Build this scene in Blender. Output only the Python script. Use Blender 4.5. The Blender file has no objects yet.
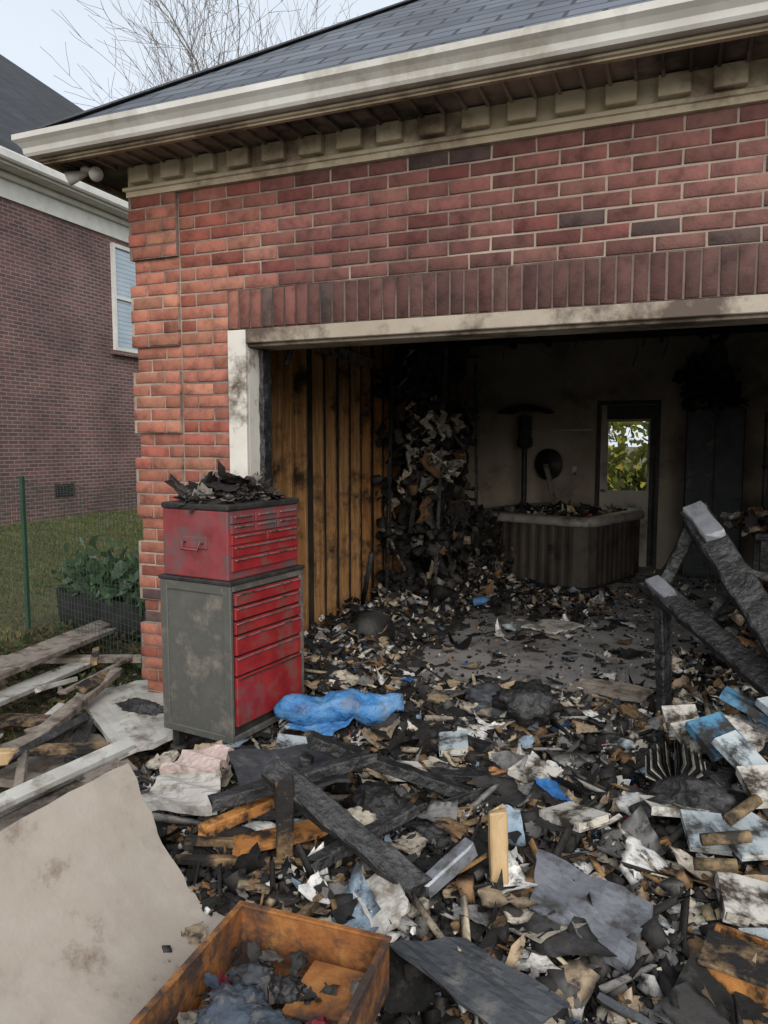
import bpy, bmesh, math, random
import numpy as np
from mathutils import Vector, Matrix
random.seed(7); rng=np.random.default_rng(11)
sc=bpy.context.scene
COL=sc.collection

# ------------------------------------------------------------------ helpers
def E(name,loc=(0,0,0),rz=0):
    o=bpy.data.objects.new(name,None); o.location=loc; o.rotation_euler=(0,0,rz)
    o.empty_display_size=.2; COL.objects.link(o); return o
def link(name,me,mat,parent=None,smooth=False):
    o=bpy.data.objects.new(name,me); COL.objects.link(o)
    if mat: me.materials.append(mat)
    if parent: o.parent=parent
    if smooth:
        for p in me.polygons: p.use_smooth=True
    return o
def M(name,v,f,mat,parent=None,smooth=False):
    me=bpy.data.meshes.new(name); me.from_pydata([tuple(a) for a in v],[],[tuple(a) for a in f]); me.update()
    return link(name,me,mat,parent,smooth)
def NP(name,V,F,mat,parent=None,col=None,smooth=False):
    me=bpy.data.meshes.new(name); V=np.asarray(V,dtype=np.float32).reshape(-1,3); F=np.asarray(F,dtype=np.int32)
    k=F.shape[1]; me.vertices.add(len(V)); me.vertices.foreach_set('co',V.ravel())
    me.loops.add(F.size); me.loops.foreach_set('vertex_index',F.ravel())
    me.polygons.add(len(F)); me.polygons.foreach_set('loop_start',np.arange(len(F),dtype=np.int32)*k)
    me.polygons.foreach_set('loop_total',np.full(len(F),k,dtype=np.int32))
    if smooth: me.polygons.foreach_set('use_smooth',np.ones(len(F),dtype=bool))
    me.update(calc_edges=True)
    if col is not None:
        a=me.color_attributes.new('Col','FLOAT_COLOR','POINT')
        c=np.ones((len(V),4),dtype=np.float32); c[:,:3]=col; a.data.foreach_set('color',c.ravel())
    return link(name,me,mat,parent)
def box(name,lo,hi,mat,parent=None,bev=0,seg=1):
    bm=bmesh.new(); bmesh.ops.create_cube(bm,size=1)
    lo=Vector(lo);hi=Vector(hi)
    for v in bm.verts:
        v.co=Vector(((v.co.x+.5)*(hi.x-lo.x)+lo.x,(v.co.y+.5)*(hi.y-lo.y)+lo.y,(v.co.z+.5)*(hi.z-lo.z)+lo.z))
    if bev: bmesh.ops.bevel(bm,geom=bm.edges[:],offset=bev,segments=seg,affect='EDGES',profile=.5)
    me=bpy.data.meshes.new(name); bm.to_mesh(me); bm.free()
    return link(name,me,mat,parent)
def lathe(name,prof,loc,mat,parent=None,n=24,smooth=True):
    v=[];f=[]
    for r,z in prof:
        for i in range(n):
            a=2*math.pi*i/n; v.append((loc[0]+r*math.cos(a),loc[1]+r*math.sin(a),loc[2]+z))
    for j in range(len(prof)-1):
        for i in range(n):
            a=j*n+i;b=j*n+(i+1)%n; f.append((a,b,b+n,a+n))
    return M(name,v,f,mat,parent,smooth)
def tube(name,pts,r,mat,parent=None,n=8):
    v=[];f=[]
    pts=[Vector(p) for p in pts]
    for i,p in enumerate(pts):
        d=(pts[min(i+1,len(pts)-1)]-pts[max(i-1,0)]).normalized()
        u=d.cross(Vector((0,0,1)));
        if u.length<1e-3: u=Vector((1,0,0))
        u.normalize(); w=d.cross(u)
        rr=r[i] if isinstance(r,(list,tuple)) else r
        for k in range(n):
            a=2*math.pi*k/n; v.append(p+rr*(math.cos(a)*u+math.sin(a)*w))
    for i in range(len(pts)-1):
        for k in range(n):
            a=i*n+k;b=i*n+(k+1)%n; f.append((a,b,b+n,a+n))
    f.append(tuple(range(n))[::-1]); f.append(tuple((len(pts)-1)*n+k for k in range(n)))
    return M(name,v,f,mat,parent,True)
def plank(name,p0,p1,w,t,mat,rag=0.0,roll=0,parent=None,bow=0,seg=None):
    p0=Vector(p0);p1=Vector(p1);d=p1-p0;L=d.length;d.normalize()
    u=d.cross(Vector((0,0,1)))
    if u.length<1e-3:u=Vector((1,0,0))
    u.normalize();q=Matrix.Rotation(roll,3,d);u=q@u;nrm=u.cross(d)*-1
    n=seg or max(2,int(L/.04)); c=min(w,t)*.12
    prof=[(-w/2+c,-t/2),(w/2-c,-t/2),(w/2,-t/2+c),(w/2,t/2-c),(w/2-c,t/2),(-w/2+c,t/2),(-w/2,t/2-c),(-w/2,-t/2+c)]
    v=[];f=[]
    for i in range(n+1):
        s=i/n; e=1
        if rag: e=1-rag*1.0*random.random()
        off=bow*math.sin(math.pi*s)
        endj=0
        for a,b in prof:
            j=Vector((random.gauss(0,1),random.gauss(0,1),random.gauss(0,1)))*rag*min(w,t)*.22
            if rag and i in(0,n): endj=random.uniform(-.3,.3)*w
            v.append(p0+d*(L*s+endj)+u*a*e+nrm*(b*e+off)+j)
    for i in range(n):
        for k in range(8):
            a=i*8+k;b=i*8+(k+1)%8; f.append((a,b,b+8,a+8))
    f.append(tuple(range(8))[::-1]); f.append(tuple(n*8+k for k in range(8)))
    return M(name,v,f,mat,parent)

def _h(ix,iy,s):
    n=(ix*374761393+iy*668265263+s*1442695041)&0xffffffff
    n=((n^(n>>13))*1274126177)&0xffffffff
    return ((n^(n>>16))&0xffff)/65535.0
def vn(x,y,s=0):
    x=np.asarray(x,float);y=np.asarray(y,float)
    ix=np.floor(x).astype(np.int64);iy=np.floor(y).astype(np.int64);fx=x-ix;fy=y-iy
    fx=fx*fx*(3-2*fx);fy=fy*fy*(3-2*fy)
    return (_h(ix,iy,s)*(1-fx)+_h(ix+1,iy,s)*fx)*(1-fy)+(_h(ix,iy+1,s)*(1-fx)+_h(ix+1,iy+1,s)*fx)*fy
def fbm(x,y,s=0,o=3):
    t=0;a=.5;n=0
    for i in range(o): t=t+a*vn(np.asarray(x)*2**i,np.asarray(y)*2**i,s+i);n+=a;a*=.5
    return t/n
def ss(a,b,x):
    t=np.clip((np.asarray(x,float)-a)/(b-a),0,1);return t*t*(3-2*t)

# ------------------------------------------------------------------ materials
def mk(name,cols,scale=6,rough=.8,metal=0,bump=.2,bscale=60,char=None,attr=False,stretch=(1,1,1),spec=.3,detail=6,trans=0,bdist=.01):
    m=bpy.data.materials.new(name);m.use_nodes=True;nt=m.node_tree;N=nt.nodes;L=nt.links
    b=N['Principled BSDF'];b.inputs['Roughness'].default_value=rough;b.inputs['Metallic'].default_value=metal
    b.inputs['Specular IOR Level'].default_value=spec
    tc=N.new('ShaderNodeTexCoord');mp=N.new('ShaderNodeMapping');mp.inputs['Scale'].default_value=stretch
    L.new(tc.outputs['Object'],mp.inputs['Vector'])
    nz=N.new('ShaderNodeTexNoise');nz.inputs['Scale'].default_value=scale;nz.inputs['Detail'].default_value=detail;nz.inputs['Roughness'].default_value=.65
    L.new(mp.outputs[0],nz.inputs['Vector'])
    cr=N.new('ShaderNodeValToRGB');el=cr.color_ramp.elements
    ps=np.linspace(.32,.68,len(cols)) if len(cols)>1 else [.5]
    while len(el)<len(cols): el.new(.5)
    for e,p_,c in zip(el,ps,cols): e.position=float(p_); e.color=(*c,1)
    if len(cols)==1: el[1].color=(*cols[0],1)
    L.new(nz.outputs['Fac'],cr.inputs['Fac'])
    out=cr.outputs['Color']
    if attr:
        at=N.new('ShaderNodeAttribute');at.attribute_name='Col'
        mx=N.new('ShaderNodeMix');mx.data_type='RGBA';mx.blend_type='MULTIPLY';mx.inputs[0].default_value=1
        L.new(at.outputs['Color'],mx.inputs[6]);L.new(out,mx.inputs[7]);out=mx.outputs[2]
    if char:
        amt,cs,cc=char
        n2=N.new('ShaderNodeTexNoise');n2.inputs['Scale'].default_value=cs;n2.inputs['Detail'].default_value=7;n2.inputs['Roughness'].default_value=.7
        L.new(tc.outputs['Object'],n2.inputs['Vector'])
        r2=N.new('ShaderNodeValToRGB');r2.color_ramp.elements[0].position=max(0,amt-.07);r2.color_ramp.elements[1].position=amt+.07
        r2.color_ramp.elements[0].color=(1,1,1,1);r2.color_ramp.elements[1].color=(0,0,0,1)
        L.new(n2.outputs['Fac'],r2.inputs['Fac'])
        mx=N.new('ShaderNodeMix');mx.data_type='RGBA';L.new(r2.outputs['Color'],mx.inputs[0]);L.new(out,mx.inputs[6]);mx.inputs[7].default_value=(*cc,1);out=mx.outputs[2]
    L.new(out,b.inputs['Base Color'])
    if bump:
        n3=N.new('ShaderNodeTexNoise');n3.inputs['Scale'].default_value=bscale;n3.inputs['Detail'].default_value=5
        L.new(mp.outputs[0],n3.inputs['Vector'])
        bp=N.new('ShaderNodeBump');bp.inputs['Strength'].default_value=bump;bp.inputs['Distance'].default_value=bdist
        L.new(n3.outputs['Fac'],bp.inputs['Height']);L.new(bp.outputs[0],b.inputs['Normal'])
    if trans:
        tr=N.new('ShaderNodeBsdfTranslucent');L.new(out,tr.inputs['Color']);ms=N.new('ShaderNodeMixShader');ms.inputs[0].default_value=trans
        L.new(b.outputs[0],ms.inputs[1]);L.new(tr.outputs[0],ms.inputs[2]);L.new(ms.outputs[0],N['Material Output'].inputs['Surface'])
    return m
def height_soot(m,z0,z1,colr,fac=1.0):
    """real soot staining that thickens with height"""
    nt=m.node_tree;N=nt.nodes;L=nt.links;b=N['Principled BSDF']
    src=b.inputs['Base Color'].links[0].from_socket
    tc=N.new('ShaderNodeTexCoord');sp=N.new('ShaderNodeSeparateXYZ');L.new(tc.outputs['Object'],sp.inputs[0])
    nz=N.new('ShaderNodeTexNoise');nz.inputs['Scale'].default_value=1.6;nz.inputs['Detail'].default_value=5;L.new(tc.outputs['Object'],nz.inputs['Vector'])
    a=N.new('ShaderNodeMath');a.operation='MULTIPLY_ADD';L.new(nz.outputs['Fac'],a.inputs[0]);a.inputs[1].default_value=1.4;L.new(sp.outputs['Z'],a.inputs[2])
    mr=N.new('ShaderNodeMapRange');mr.inputs['From Min'].default_value=z0+.7;mr.inputs['From Max'].default_value=z1+.7;mr.inputs['To Max'].default_value=fac;L.new(a.outputs[0],mr.inputs['Value'])
    mx=N.new('ShaderNodeMix');mx.data_type='RGBA';L.new(mr.outputs[0],mx.inputs[0]);L.new(src,mx.inputs[6]);mx.inputs[7].default_value=(*colr,1)
    L.new(mx.outputs[2],b.inputs['Base Color'])
def brickmat(name,c1,c2,mo,axis,bw=.203,rh=.0677,ms=.01,rough=.9):
    m=bpy.data.materials.new(name);m.use_nodes=True;nt=m.node_tree;N=nt.nodes;L=nt.links;b=N['Principled BSDF'];b.inputs['Roughness'].default_value=rough
    tc=N.new('ShaderNodeTexCoord')
    if axis=='uv': vec=tc.outputs['UV']
    else:
        sp=N.new('ShaderNodeSeparateXYZ');cb=N.new('ShaderNodeCombineXYZ');L.new(tc.outputs['Object'],sp.inputs[0])
        L.new(sp.outputs[{'x':'X','y':'Y'}[axis]],cb.inputs[0]);L.new(sp.outputs['Z'],cb.inputs[1]);vec=cb.outputs[0]
    br=N.new('ShaderNodeTexBrick');L.new(vec,br.inputs['Vector']);br.inputs['Scale'].default_value=1
    br.inputs['Brick Width'].default_value=bw;br.inputs['Row Height'].default_value=rh;br.inputs['Mortar Size'].default_value=ms;br.inputs['Mortar Smooth'].default_value=.3
    br.inputs['Color1'].default_value=(*c1,1);br.inputs['Color2'].default_value=(*c2,1);br.inputs['Mortar'].default_value=(*mo,1);br.inputs['Bias'].default_value=0
    nz=N.new('ShaderNodeTexNoise');nz.inputs['Scale'].default_value=1.3;nz.inputs['Detail'].default_value=8;L.new(tc.outputs['Object'],nz.inputs['Vector'])
    mr=N.new('ShaderNodeMapRange');mr.inputs['From Min'].default_value=.3;mr.inputs['From Max'].default_value=.7;mr.inputs['To Min'].default_value=.7;mr.inputs['To Max'].default_value=1.25;L.new(nz.outputs['Fac'],mr.inputs['Value'])
    mx=N.new('ShaderNodeVectorMath');mx.operation='SCALE';L.new(br.outputs['Color'],mx.inputs[0]);L.new(mr.outputs[0],mx.inputs['Scale'])
    L.new(mx.outputs[0],b.inputs['Base Color'])
    bp=N.new('ShaderNodeBump');bp.invert=True;bp.inputs['Strength'].default_value=.6;bp.inputs['Distance'].default_value=.008;L.new(br.outputs['Fac'],bp.inputs['Height']);L.new(bp.outputs[0],b.inputs['Normal'])
    return m
m_brick=mk('brick_fired',[(.58,.56,.56),(1,1,1),(1.28,1.22,1.16)],scale=11,rough=.92,bump=.6,bscale=90,attr=True,bdist=.005)
m_mortar=mk('mortar',[(.27,.21,.175),(.40,.33,.27)],scale=3,rough=.95,bump=.4,bscale=120,char=(.45,1.3,(.15,.11,.095)))
m_mortard=mk('sooty_mortar',[(.10,.07,.06),(.2,.15,.125)],scale=3,rough=.95,bump=.4,bscale=120,char=(.45,1.3,(.06,.045,.04)))
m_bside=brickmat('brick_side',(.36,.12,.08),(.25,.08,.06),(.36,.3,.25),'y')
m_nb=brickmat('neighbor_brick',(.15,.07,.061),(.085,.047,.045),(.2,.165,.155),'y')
m_shin=brickmat('shingles',(.12,.135,.16),(.065,.075,.095),(.03,.035,.04),'uv',bw=.33,rh=.14,ms=.012)
m_shin2=brickmat('shingles_dark',(.035,.04,.048),(.02,.022,.028),(.012,.012,.012),'uv',bw=.33,rh=.14,ms=.012)
m_frieze=mk('sooty_frieze',[(.38,.31,.21),(.54,.47,.35)],scale=2.5,rough=.7,bump=.1,bscale=30,char=(.44,1.6,(.15,.10,.07)))
m_gutter=mk('gutter_paint',[(.42,.40,.36),(.6,.59,.56)],scale=2,rough=.45,bump=.03,bscale=10,char=(.42,1.1,(.25,.21,.155)))
m_fascia=mk('fascia_paint',[(.30,.24,.16),(.43,.36,.26)],scale=2,rough=.6,bump=.05,char=(.49,1.5,(.13,.09,.06)))
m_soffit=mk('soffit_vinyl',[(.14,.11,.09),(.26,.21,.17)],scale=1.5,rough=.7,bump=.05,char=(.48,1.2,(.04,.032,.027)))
m_header=mk('header_trim',[(.27,.215,.16),(.40,.35,.29)],scale=1.5,rough=.6,bump=.1,char=(.47,2.5,(.09,.065,.05)))
m_white=mk('white_paint',[(.52,.51,.48),(.66,.65,.62)],scale=5,rough=.5,bump=.05)
m_jamb=mk('white_jamb',[(.5,.47,.42),(.64,.61,.56)],scale=4,rough=.5,bump=.05,char=(.41,4,(.09,.065,.045)))
m_stud=mk('stud_wood',[(.20,.08,.03),(.36,.17,.06),(.46,.24,.09)],scale=5,rough=.75,bump=.2,stretch=(4,4,.35),char=(.43,3.5,(.03,.02,.014)))
m_studc=mk('stud_wood_clean',[(.24,.115,.045),(.40,.21,.085),(.54,.32,.14)],scale=6,rough=.7,bump=.3,stretch=(6,6,.4),char=(.42,2.8,(.05,.028,.016)))
height_soot(m_stud,2.2,3.6,(.015,.012,.01),.97)
height_soot(m_studc,2.2,3.3,(.04,.026,.018),.85)
m_char=mk('charred_wood',[(.008,.008,.008),(.018,.0175,.0175),(.05,.05,.053)],scale=14,rough=.55,bump=1,bscale=38,bdist=.016,spec=.5)
m_char2=mk('half_charred_wood',[(.16,.10,.05),(.30,.2,.11)],scale=10,rough=.8,bump=.5,bscale=50,char=(.52,7,(.02,.018,.017)))
m_owood=mk('scorched_orange_wood',[(.31,.12,.03),(.5,.23,.07)],scale=8,rough=.75,bump=.3,char=(.48,9,(.03,.02,.013)))
m_pine=mk('raw_pine',[(.36,.24,.12),(.50,.36,.20)],scale=9,rough=.8,bump=.2,stretch=(3,3,.5),char=(.42,9,(.07,.045,.03)))
m_gray=mk('weathered_wood',[(.14,.115,.095),(.29,.25,.21)],scale=12,rough=.9,bump=.4,bscale=60,char=(.42,6,(.06,.045,.035)))
m_wboard=mk('painted_board',[(.33,.32,.29),(.50,.49,.455)],scale=5,rough=.7,bump=.15,char=(.42,6,(.17,.14,.11)))
m_tan=mk('hardboard',[(.26,.22,.185),(.34,.295,.25),(.385,.34,.295)],scale=3.5,rough=.75,bump=.25,bscale=90,bdist=.003,char=(.36,7,(.18,.135,.10)))
m_red=mk('red_enamel',[(.19,.012,.015),(.34,.026,.028)],scale=7,rough=.42,bump=.08,bscale=25,spec=.5,char=(.42,6,(.16,.07,.06)))
m_redp=mk('heat_faded_red',[(.15,.028,.032),(.26,.055,.06)],scale=6,rough=.5,bump=.08,bscale=25,char=(.45,5,(.10,.08,.08)))
m_gmet=mk('gray_cabinet_steel',[(.07,.07,.064),(.125,.125,.112)],scale=5,rough=.5,metal=.2,bump=.08,bscale=30,char=(.43,5,(.21,.19,.165)))
m_blk=mk('black_burnt_metal',[(.02,.02,.02),(.06,.058,.055)],scale=12,rough=.55,metal=.3,bump=.3,bscale=40)
m_rust=mk('rusty_steel',[(.09,.035,.015),(.26,.10,.03),(.38,.18,.055)],scale=8,rough=.8,bump=.4,bscale=50,char=(.48,6,(.05,.035,.03)))
m_chrome=mk('worn_chrome',[(.3,.28,.27),(.5,.48,.46)],scale=20,rough=.4,metal=.7,bump=0,char=(.45,12,(.15,.06,.05)))
m_soot=mk('sooty_drywall',[(.30,.25,.19),(.43,.37,.295)],scale=1.8,rough=.95,bump=.2,bscale=15,char=(.43,1.1,(.18,.15,.12)))
height_soot(m_soot,1.9,4.2,(.07,.06,.05),.85)
m_ceil=mk('charred_ceiling',[(.02,.017,.015),(.06,.05,.042)],scale=4,rough=.95,bump=.6,bscale=12)
m_ceil2=mk('smoked_ceiling_board',[(.05,.042,.036),(.12,.10,.085)],scale=2,rough=.95,bump=.5,bscale=12)
m_floor=mk('ash_floor',[(.15,.143,.14),(.27,.26,.258),(.37,.355,.345)],scale=2.2,rough=.9,bump=.5,bscale=22,detail=10,char=(.39,2.6,(.08,.076,.073)))
m_drive=mk('driveway_concrete',[(.26,.245,.22),(.37,.355,.33)],scale=3,rough=.95,bump=.3,bscale=80,char=(.42,2,(.1,.09,.08)))
m_ground=mk('ground_soil',[(.05,.05,.022),(.10,.085,.045),(.13,.12,.06)],scale=3,rough=1,bump=.5,bscale=30)
m_grass=mk('grass_blades',[(.8,.8,.8),(1.15,1.15,1.1)],scale=2,rough=.8,bump=0,attr=True,trans=.25)
m_deb=mk('debris_scraps',[(.5,.5,.5),(1,1,1),(1.15,1.12,1.1)],scale=30,rough=.8,bump=.6,bscale=60,attr=True,bdist=.006,char=(.40,22,(.035,.03,.027)))
m_mound=mk('ash_and_char',[(.012,.011,.01),(.04,.037,.035),(.14,.13,.12)],scale=14,rough=.9,bump=1,bscale=50,detail=10,char=(.45,5,(.02,.018,.016)))
m_leaf=mk('leaves',[(.8,.8,.8),(1.2,1.2,1.2)],scale=3,rough=.7,bump=0,attr=True,trans=.5)
m_bark=mk('bark',[(.10,.08,.065),(.2,.17,.14)],scale=6,rough=.95,bump=.4,bscale=20)
m_tub=mk('tub_skirt',[(.03,.024,.02),(.085,.07,.058)],scale=5,rough=.6,bump=.2,stretch=(1,1,.3),char=(.42,3,(.015,.013,.012)))
m_rim=mk('tub_shell',[(.2,.18,.155),(.36,.33,.3)],scale=5,rough=.4,bump=.05,char=(.42,4,(.06,.05,.042)))
m_blue=mk('blue_tarp',[(.025,.09,.25),(.05,.18,.40),(.13,.25,.42)],scale=9,rough=.5,bump=1,bscale=16,bdist=.03,char=(.42,8,(.14,.15,.165)))
m_silver=mk('foil_panel',[(.15,.16,.18),(.27,.28,.31)],scale=9,rough=.42,metal=.35,bump=.35,bscale=30,char=(.42,9,(.09,.085,.08)))
m_pipe=mk('burnt_cardboard_tube',[(.18,.12,.06),(.28,.2,.11)],scale=8,rough=.8,bump=.3,char=(.5,9,(.03,.025,.02)))
m_post=mk('green_fence_post',[(.02,.05,.03),(.03,.07,.045)],scale=9,rough=.6,bump=0)
m_wire=mk('fence_wire',[(.03,.045,.035),(.05,.07,.055)],scale=9,rough=.6,bump=0)
m_planter=mk('black_fabric',[(.012,.012,.013),(.03,.03,.032)],scale=9,rough=.9,bump=.3)
m_page=mk('book_pages',[(.5,.46,.38),(.66,.62,.54)],scale=20,rough=.85,bump=.6,bscale=30,stretch=(1,1,14),char=(.42,12,(.08,.06,.045)))
m_cov=[mk('book_cover_a',[(.28,.34,.38),(.47,.52,.53)],scale=9,rough=.5,char=(.47,9,(.05,.045,.04))),
       mk('book_cover_b',[(.04,.13,.24),(.09,.24,.36)],scale=9,rough=.5,char=(.5,9,(.04,.035,.03))),
       mk('book_cover_c',[(.47,.44,.38),(.62,.59,.54)],scale=9,rough=.6,char=(.49,9,(.05,.04,.03)))]
m_foam=mk('scorched_foam',[(.42,.39,.355),(.58,.56,.52)],scale=6,rough=.9,bump=.4,char=(.44,7,(.18,.15,.12)))
m_pink=mk('insulation_pad',[(.44,.33,.30),(.57,.46,.42)],scale=9,rough=.95,bump=.6,char=(.40,7,(.15,.12,.1)))
m_slate=mk('dark_flat_board',[(.03,.033,.037),(.07,.075,.083)],scale=5,rough=.55,bump=.3,char=(.38,6,(.13,.125,.12)))
m_clothr=mk('red_cloth',[(.12,.012,.02),(.28,.03,.05)],scale=9,rough=.9,bump=.8,bscale=18,bdist=.03,char=(.44,11,(.03,.025,.025)))
m_clothb=mk('dark_blue_cloth',[(.03,.04,.055),(.08,.10,.13)],scale=9,rough=.9,bump=.8,bscale=18,bdist=.03,char=(.42,11,(.16,.15,.14)))
m_wglass=mk('reflective_window',[(.30,.37,.43),(.42,.49,.55)],scale=1.2,rough=.15,spec=.8,bump=0)
m_door=mk('sooty_steel_door',[(.40,.37,.31),(.54,.5,.43)],scale=3,rough=.6,bump=.05,char=(.4,3,(.2,.17,.14)))

# ------------------------------------------------------------------ terrain
def gh(x,y): return -.03+.22*ss(-4,-10.5,x)
xs=np.concatenate([np.linspace(-400,-14,12),np.linspace(-12,8,60),np.linspace(10,400,12)]);ys=np.concatenate([np.linspace(-300,-8,10),np.linspace(-6,30,80),np.linspace(34,500,14)])
X,Y=np.meshgrid(xs,ys);Z=gh(X,Y)
V=np.stack([X,Y,Z],-1).reshape(-1,3);nx=len(xs);ny=len(ys)
I=(np.arange(ny-1)[:,None]*nx+np.arange(nx-1)[None]).ravel()
NP('ground',V,np.stack([I,I+1,I+nx+1,I+nx],1),m_ground,smooth=True)
box('driveway',(-2.75,-14,-.15),(3.9,3.36,-.004),m_drive)

# ------------------------------------------------------------------ garage
G=E('brick_garage')
YF=3.37;XL=-2.83;XR=3.8;RH=.0672;BL=.2;OT=32*RH;OX0=-2.23;OX1=2.77;YB=9.8
box('floor_slab',(XL+.01,YF-.005,-.15),(XR-.01,YB+.1,.0),m_floor,G)
cy=YF+.006
box('pier_core',(XL+.006,cy,0),(OX0-.004,YF+.12,2.95),m_mortar,G)
box('header_core',(OX0-.004,cy,OT+3*RH+.001),(OX1,YF+.12,2.95),m_mortar,G)
box('soldier_core',(OX0-.004,cy,OT+.002),(OX1,YF+.12,OT+3*RH),m_mortard,G)
box('pier_core_right',(OX1,cy,0),(XR,YF+.12,2.95),m_mortar,G)
BV=[];BF=[];BC=[]
def brick(x0,x1,z0,z1,yo,vert=False):
    j=.005;x0+=j;x1-=j;z0+=j;z1-=j
    if x1-x0<.012: return
    d=yo+random.uniform(-.003,.0018);c=.003+random.random()*.002
    t=[random.uniform(-.0016,.0016) for _ in range(8)]
    b=len(BV)
    for yy,cc in((d+.03,0),(d+c,0),(d,c)):
        BV.extend([(x0+cc+t[0],yy,z0+cc+t[1]),(x1-cc+t[2],yy,z0+cc+t[3]),(x1-cc+t[4],yy,z1-cc+t[5]),(x0+cc+t[6],yy,z1-cc+t[7])])
    for r in(0,4):
        for k in range(4):
            a=b+r+k;e=b+r+(k+1)%4; BF.append((a,e,e+4,a+4))
    BF.append((b+8,b+9,b+10,b+11))
    xm=(x0+x1)/2;zm=(z0+z1)/2
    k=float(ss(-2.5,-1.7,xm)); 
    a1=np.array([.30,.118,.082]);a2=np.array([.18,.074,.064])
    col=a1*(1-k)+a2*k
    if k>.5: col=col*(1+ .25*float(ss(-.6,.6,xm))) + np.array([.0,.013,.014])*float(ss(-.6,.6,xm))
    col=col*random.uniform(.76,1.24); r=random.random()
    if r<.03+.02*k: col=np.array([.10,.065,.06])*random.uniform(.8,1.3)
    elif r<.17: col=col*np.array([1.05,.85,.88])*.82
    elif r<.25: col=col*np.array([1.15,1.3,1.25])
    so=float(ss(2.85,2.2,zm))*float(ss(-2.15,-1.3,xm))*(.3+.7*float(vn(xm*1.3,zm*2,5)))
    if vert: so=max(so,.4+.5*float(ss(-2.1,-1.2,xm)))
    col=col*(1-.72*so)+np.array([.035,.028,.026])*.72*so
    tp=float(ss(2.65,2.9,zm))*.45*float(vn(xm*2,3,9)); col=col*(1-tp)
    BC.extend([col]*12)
def wallrows(x0,x1,r0,r1,yo=None):
    for r in range(r0,r1):
        off=(r%2)*BL/2; x=XL-BL+off
        while x<x1:
            a=max(x,x0);b=min(x+BL,x1)
            if b-a>.02: brick(a,b,r*RH,(r+1)*RH,(yo(r,a,b) if yo else YF))
            x+=BL
QW=.3
def isq(r): return (42-r)%7<5
for r in range(0,43):
    x1=OX0 if r<35 else XR
    q=isq(r); 
    xq=XL+QW
    wallrows(XL-(.02 if q else 0),xq,r,r+1,lambda a,b,c,q=q:YF-(.022 if q else 0))
    wallrows(xq,x1,r,r+1)
    if r<35: wallrows(OX1,XR,r,r+1)
x=OX0
while x<OX1-.03:
    brick(x,x+.0672,OT,OT+3*RH,YF,True); x+=.0672
for i in range(0,6):
    a=(42-i*7-5+1)*RH
    if a<0:a=0
    box('quoin_core',(XL-.014,YF-.016,a+.002),(XL+QW-.004,YF+.02,(43-i*7)*RH-.002),m_mortar,G)
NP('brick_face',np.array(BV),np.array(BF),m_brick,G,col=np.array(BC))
box('side_wall_brick',(XL,YF+.05,-.05),(XL+.1,YB+.2,3.0),m_bside,G)
box('right_wall_brick',(XR-.1,YF+.121,-.05),(XR-.001,YB+.2,3.0),m_bside,G)
for lo,hi in(((XL+.1,YB,0),(-1.0,YB+.15,3)),((-.24,YB,0),(XR-.1,YB+.15,3)),((-1.0,YB,2.1),(-.24,YB+.15,3))):
    box('back_wall',lo,hi,m_soot,G)
box('ceiling',(XL+.1,YF+.12,2.86),(XR-.1,YB,3.02),m_ceil2,G)
for i in range(14):
    x=XL+.3+i*.45
    if i in(1,2,5,6,9): box('ceiling_joist',(x,YF+.13,2.80+random.uniform(-.01,.01)),(x+.04,YB-.01,2.862),m_char,G)
box('right_inner_wall',(XR-.25,YF+.12,0),(XR-.101,YB,2.86),m_soot,G)
XS=-2.65
box('sheathing_unburnt',(XL+.101,YF+.121,0),(XS-.088,5.05,2.86),m_studc,G)
box('sheathing_charred',(XL+.101,5.052,0),(XS-.088,YB-.002,2.86),m_ceil,G)
box('bottom_plate',(XS-.088,YF+.13,.02),(XS+.004,YB-.01,.06),m_stud,G)
y=3.62
while y<9.7:
    mt=m_studc if y<6.2 else m_stud
    jx=random.uniform(-.012,.012)
    plank('stud',(XS-.044,y,.06),(XS-.044,y+jx,2.78),.09,.04,mt,rag=.05 if y<5.5 else .12,roll=0,parent=G)
    y+=random.choice([.15,.2,.22]) if y<5.0 else random.uniform(.22,.30)
for yy in(3.7,4.02,4.38,4.8):
    plank('wall_board',(XS-.06,yy,.06),(XS-.06,yy+random.uniform(-.01,.01),2.75),.01,.17,m_studc,rag=.04,parent=G)
plank('top_plate',(XS-.04,3.6,2.8),(XS-.04,9.7,2.8),.09,.05,m_char,parent=G)
plank('wall_ledger',(XS+.02,4.6,2.33),(XS+.02,6.3,2.28),.03,.09,m_gray,rag=.1,parent=G)
box('concrete_curb',(XS-.09,YF+.2,0),(XS+.05,YB,.02),m_drive,G)
box('return_wall',(XS-.08,YF+.121,0),(OX0-.02,YF+.2,2.86),m_char2,G)
box('jamb_face',(OX0,YF-.012,0),(OX0+.11,YF+.02,OT-.005),m_jamb,G,bev=.004)
box('jamb_reveal',(OX0+.005,YF+.021,0),(OX0+.108,YF+.22,OT-.09),m_jamb,G,bev=.004)
plank('jamb_char',(OX0+.125,YF+.16,0),(OX0+.125,YF+.16,OT-.1),.03,.10,m_char,rag=.25,parent=G)
box('header_face',(OX0+.112,YF-.012,OT-.075),(OX1-.112,YF+.02,OT-.003),m_header,G,bev=.004)
box('header_soffit',(OX0+.109,YF+.021,OT-.09),(OX1-.112,YF+.2,OT-.03),m_header,G,bev=.003)
box('jamb_face_right',(OX1-.11,YF-.012,0),(OX1,YF+.02,OT-.005),m_jamb,G,bev=.004)
box('jamb_reveal_right',(OX1-.108,YF+.021,0),(OX1-.005,YF+.22,OT-.09),m_jamb,G,bev=.004)
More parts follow.
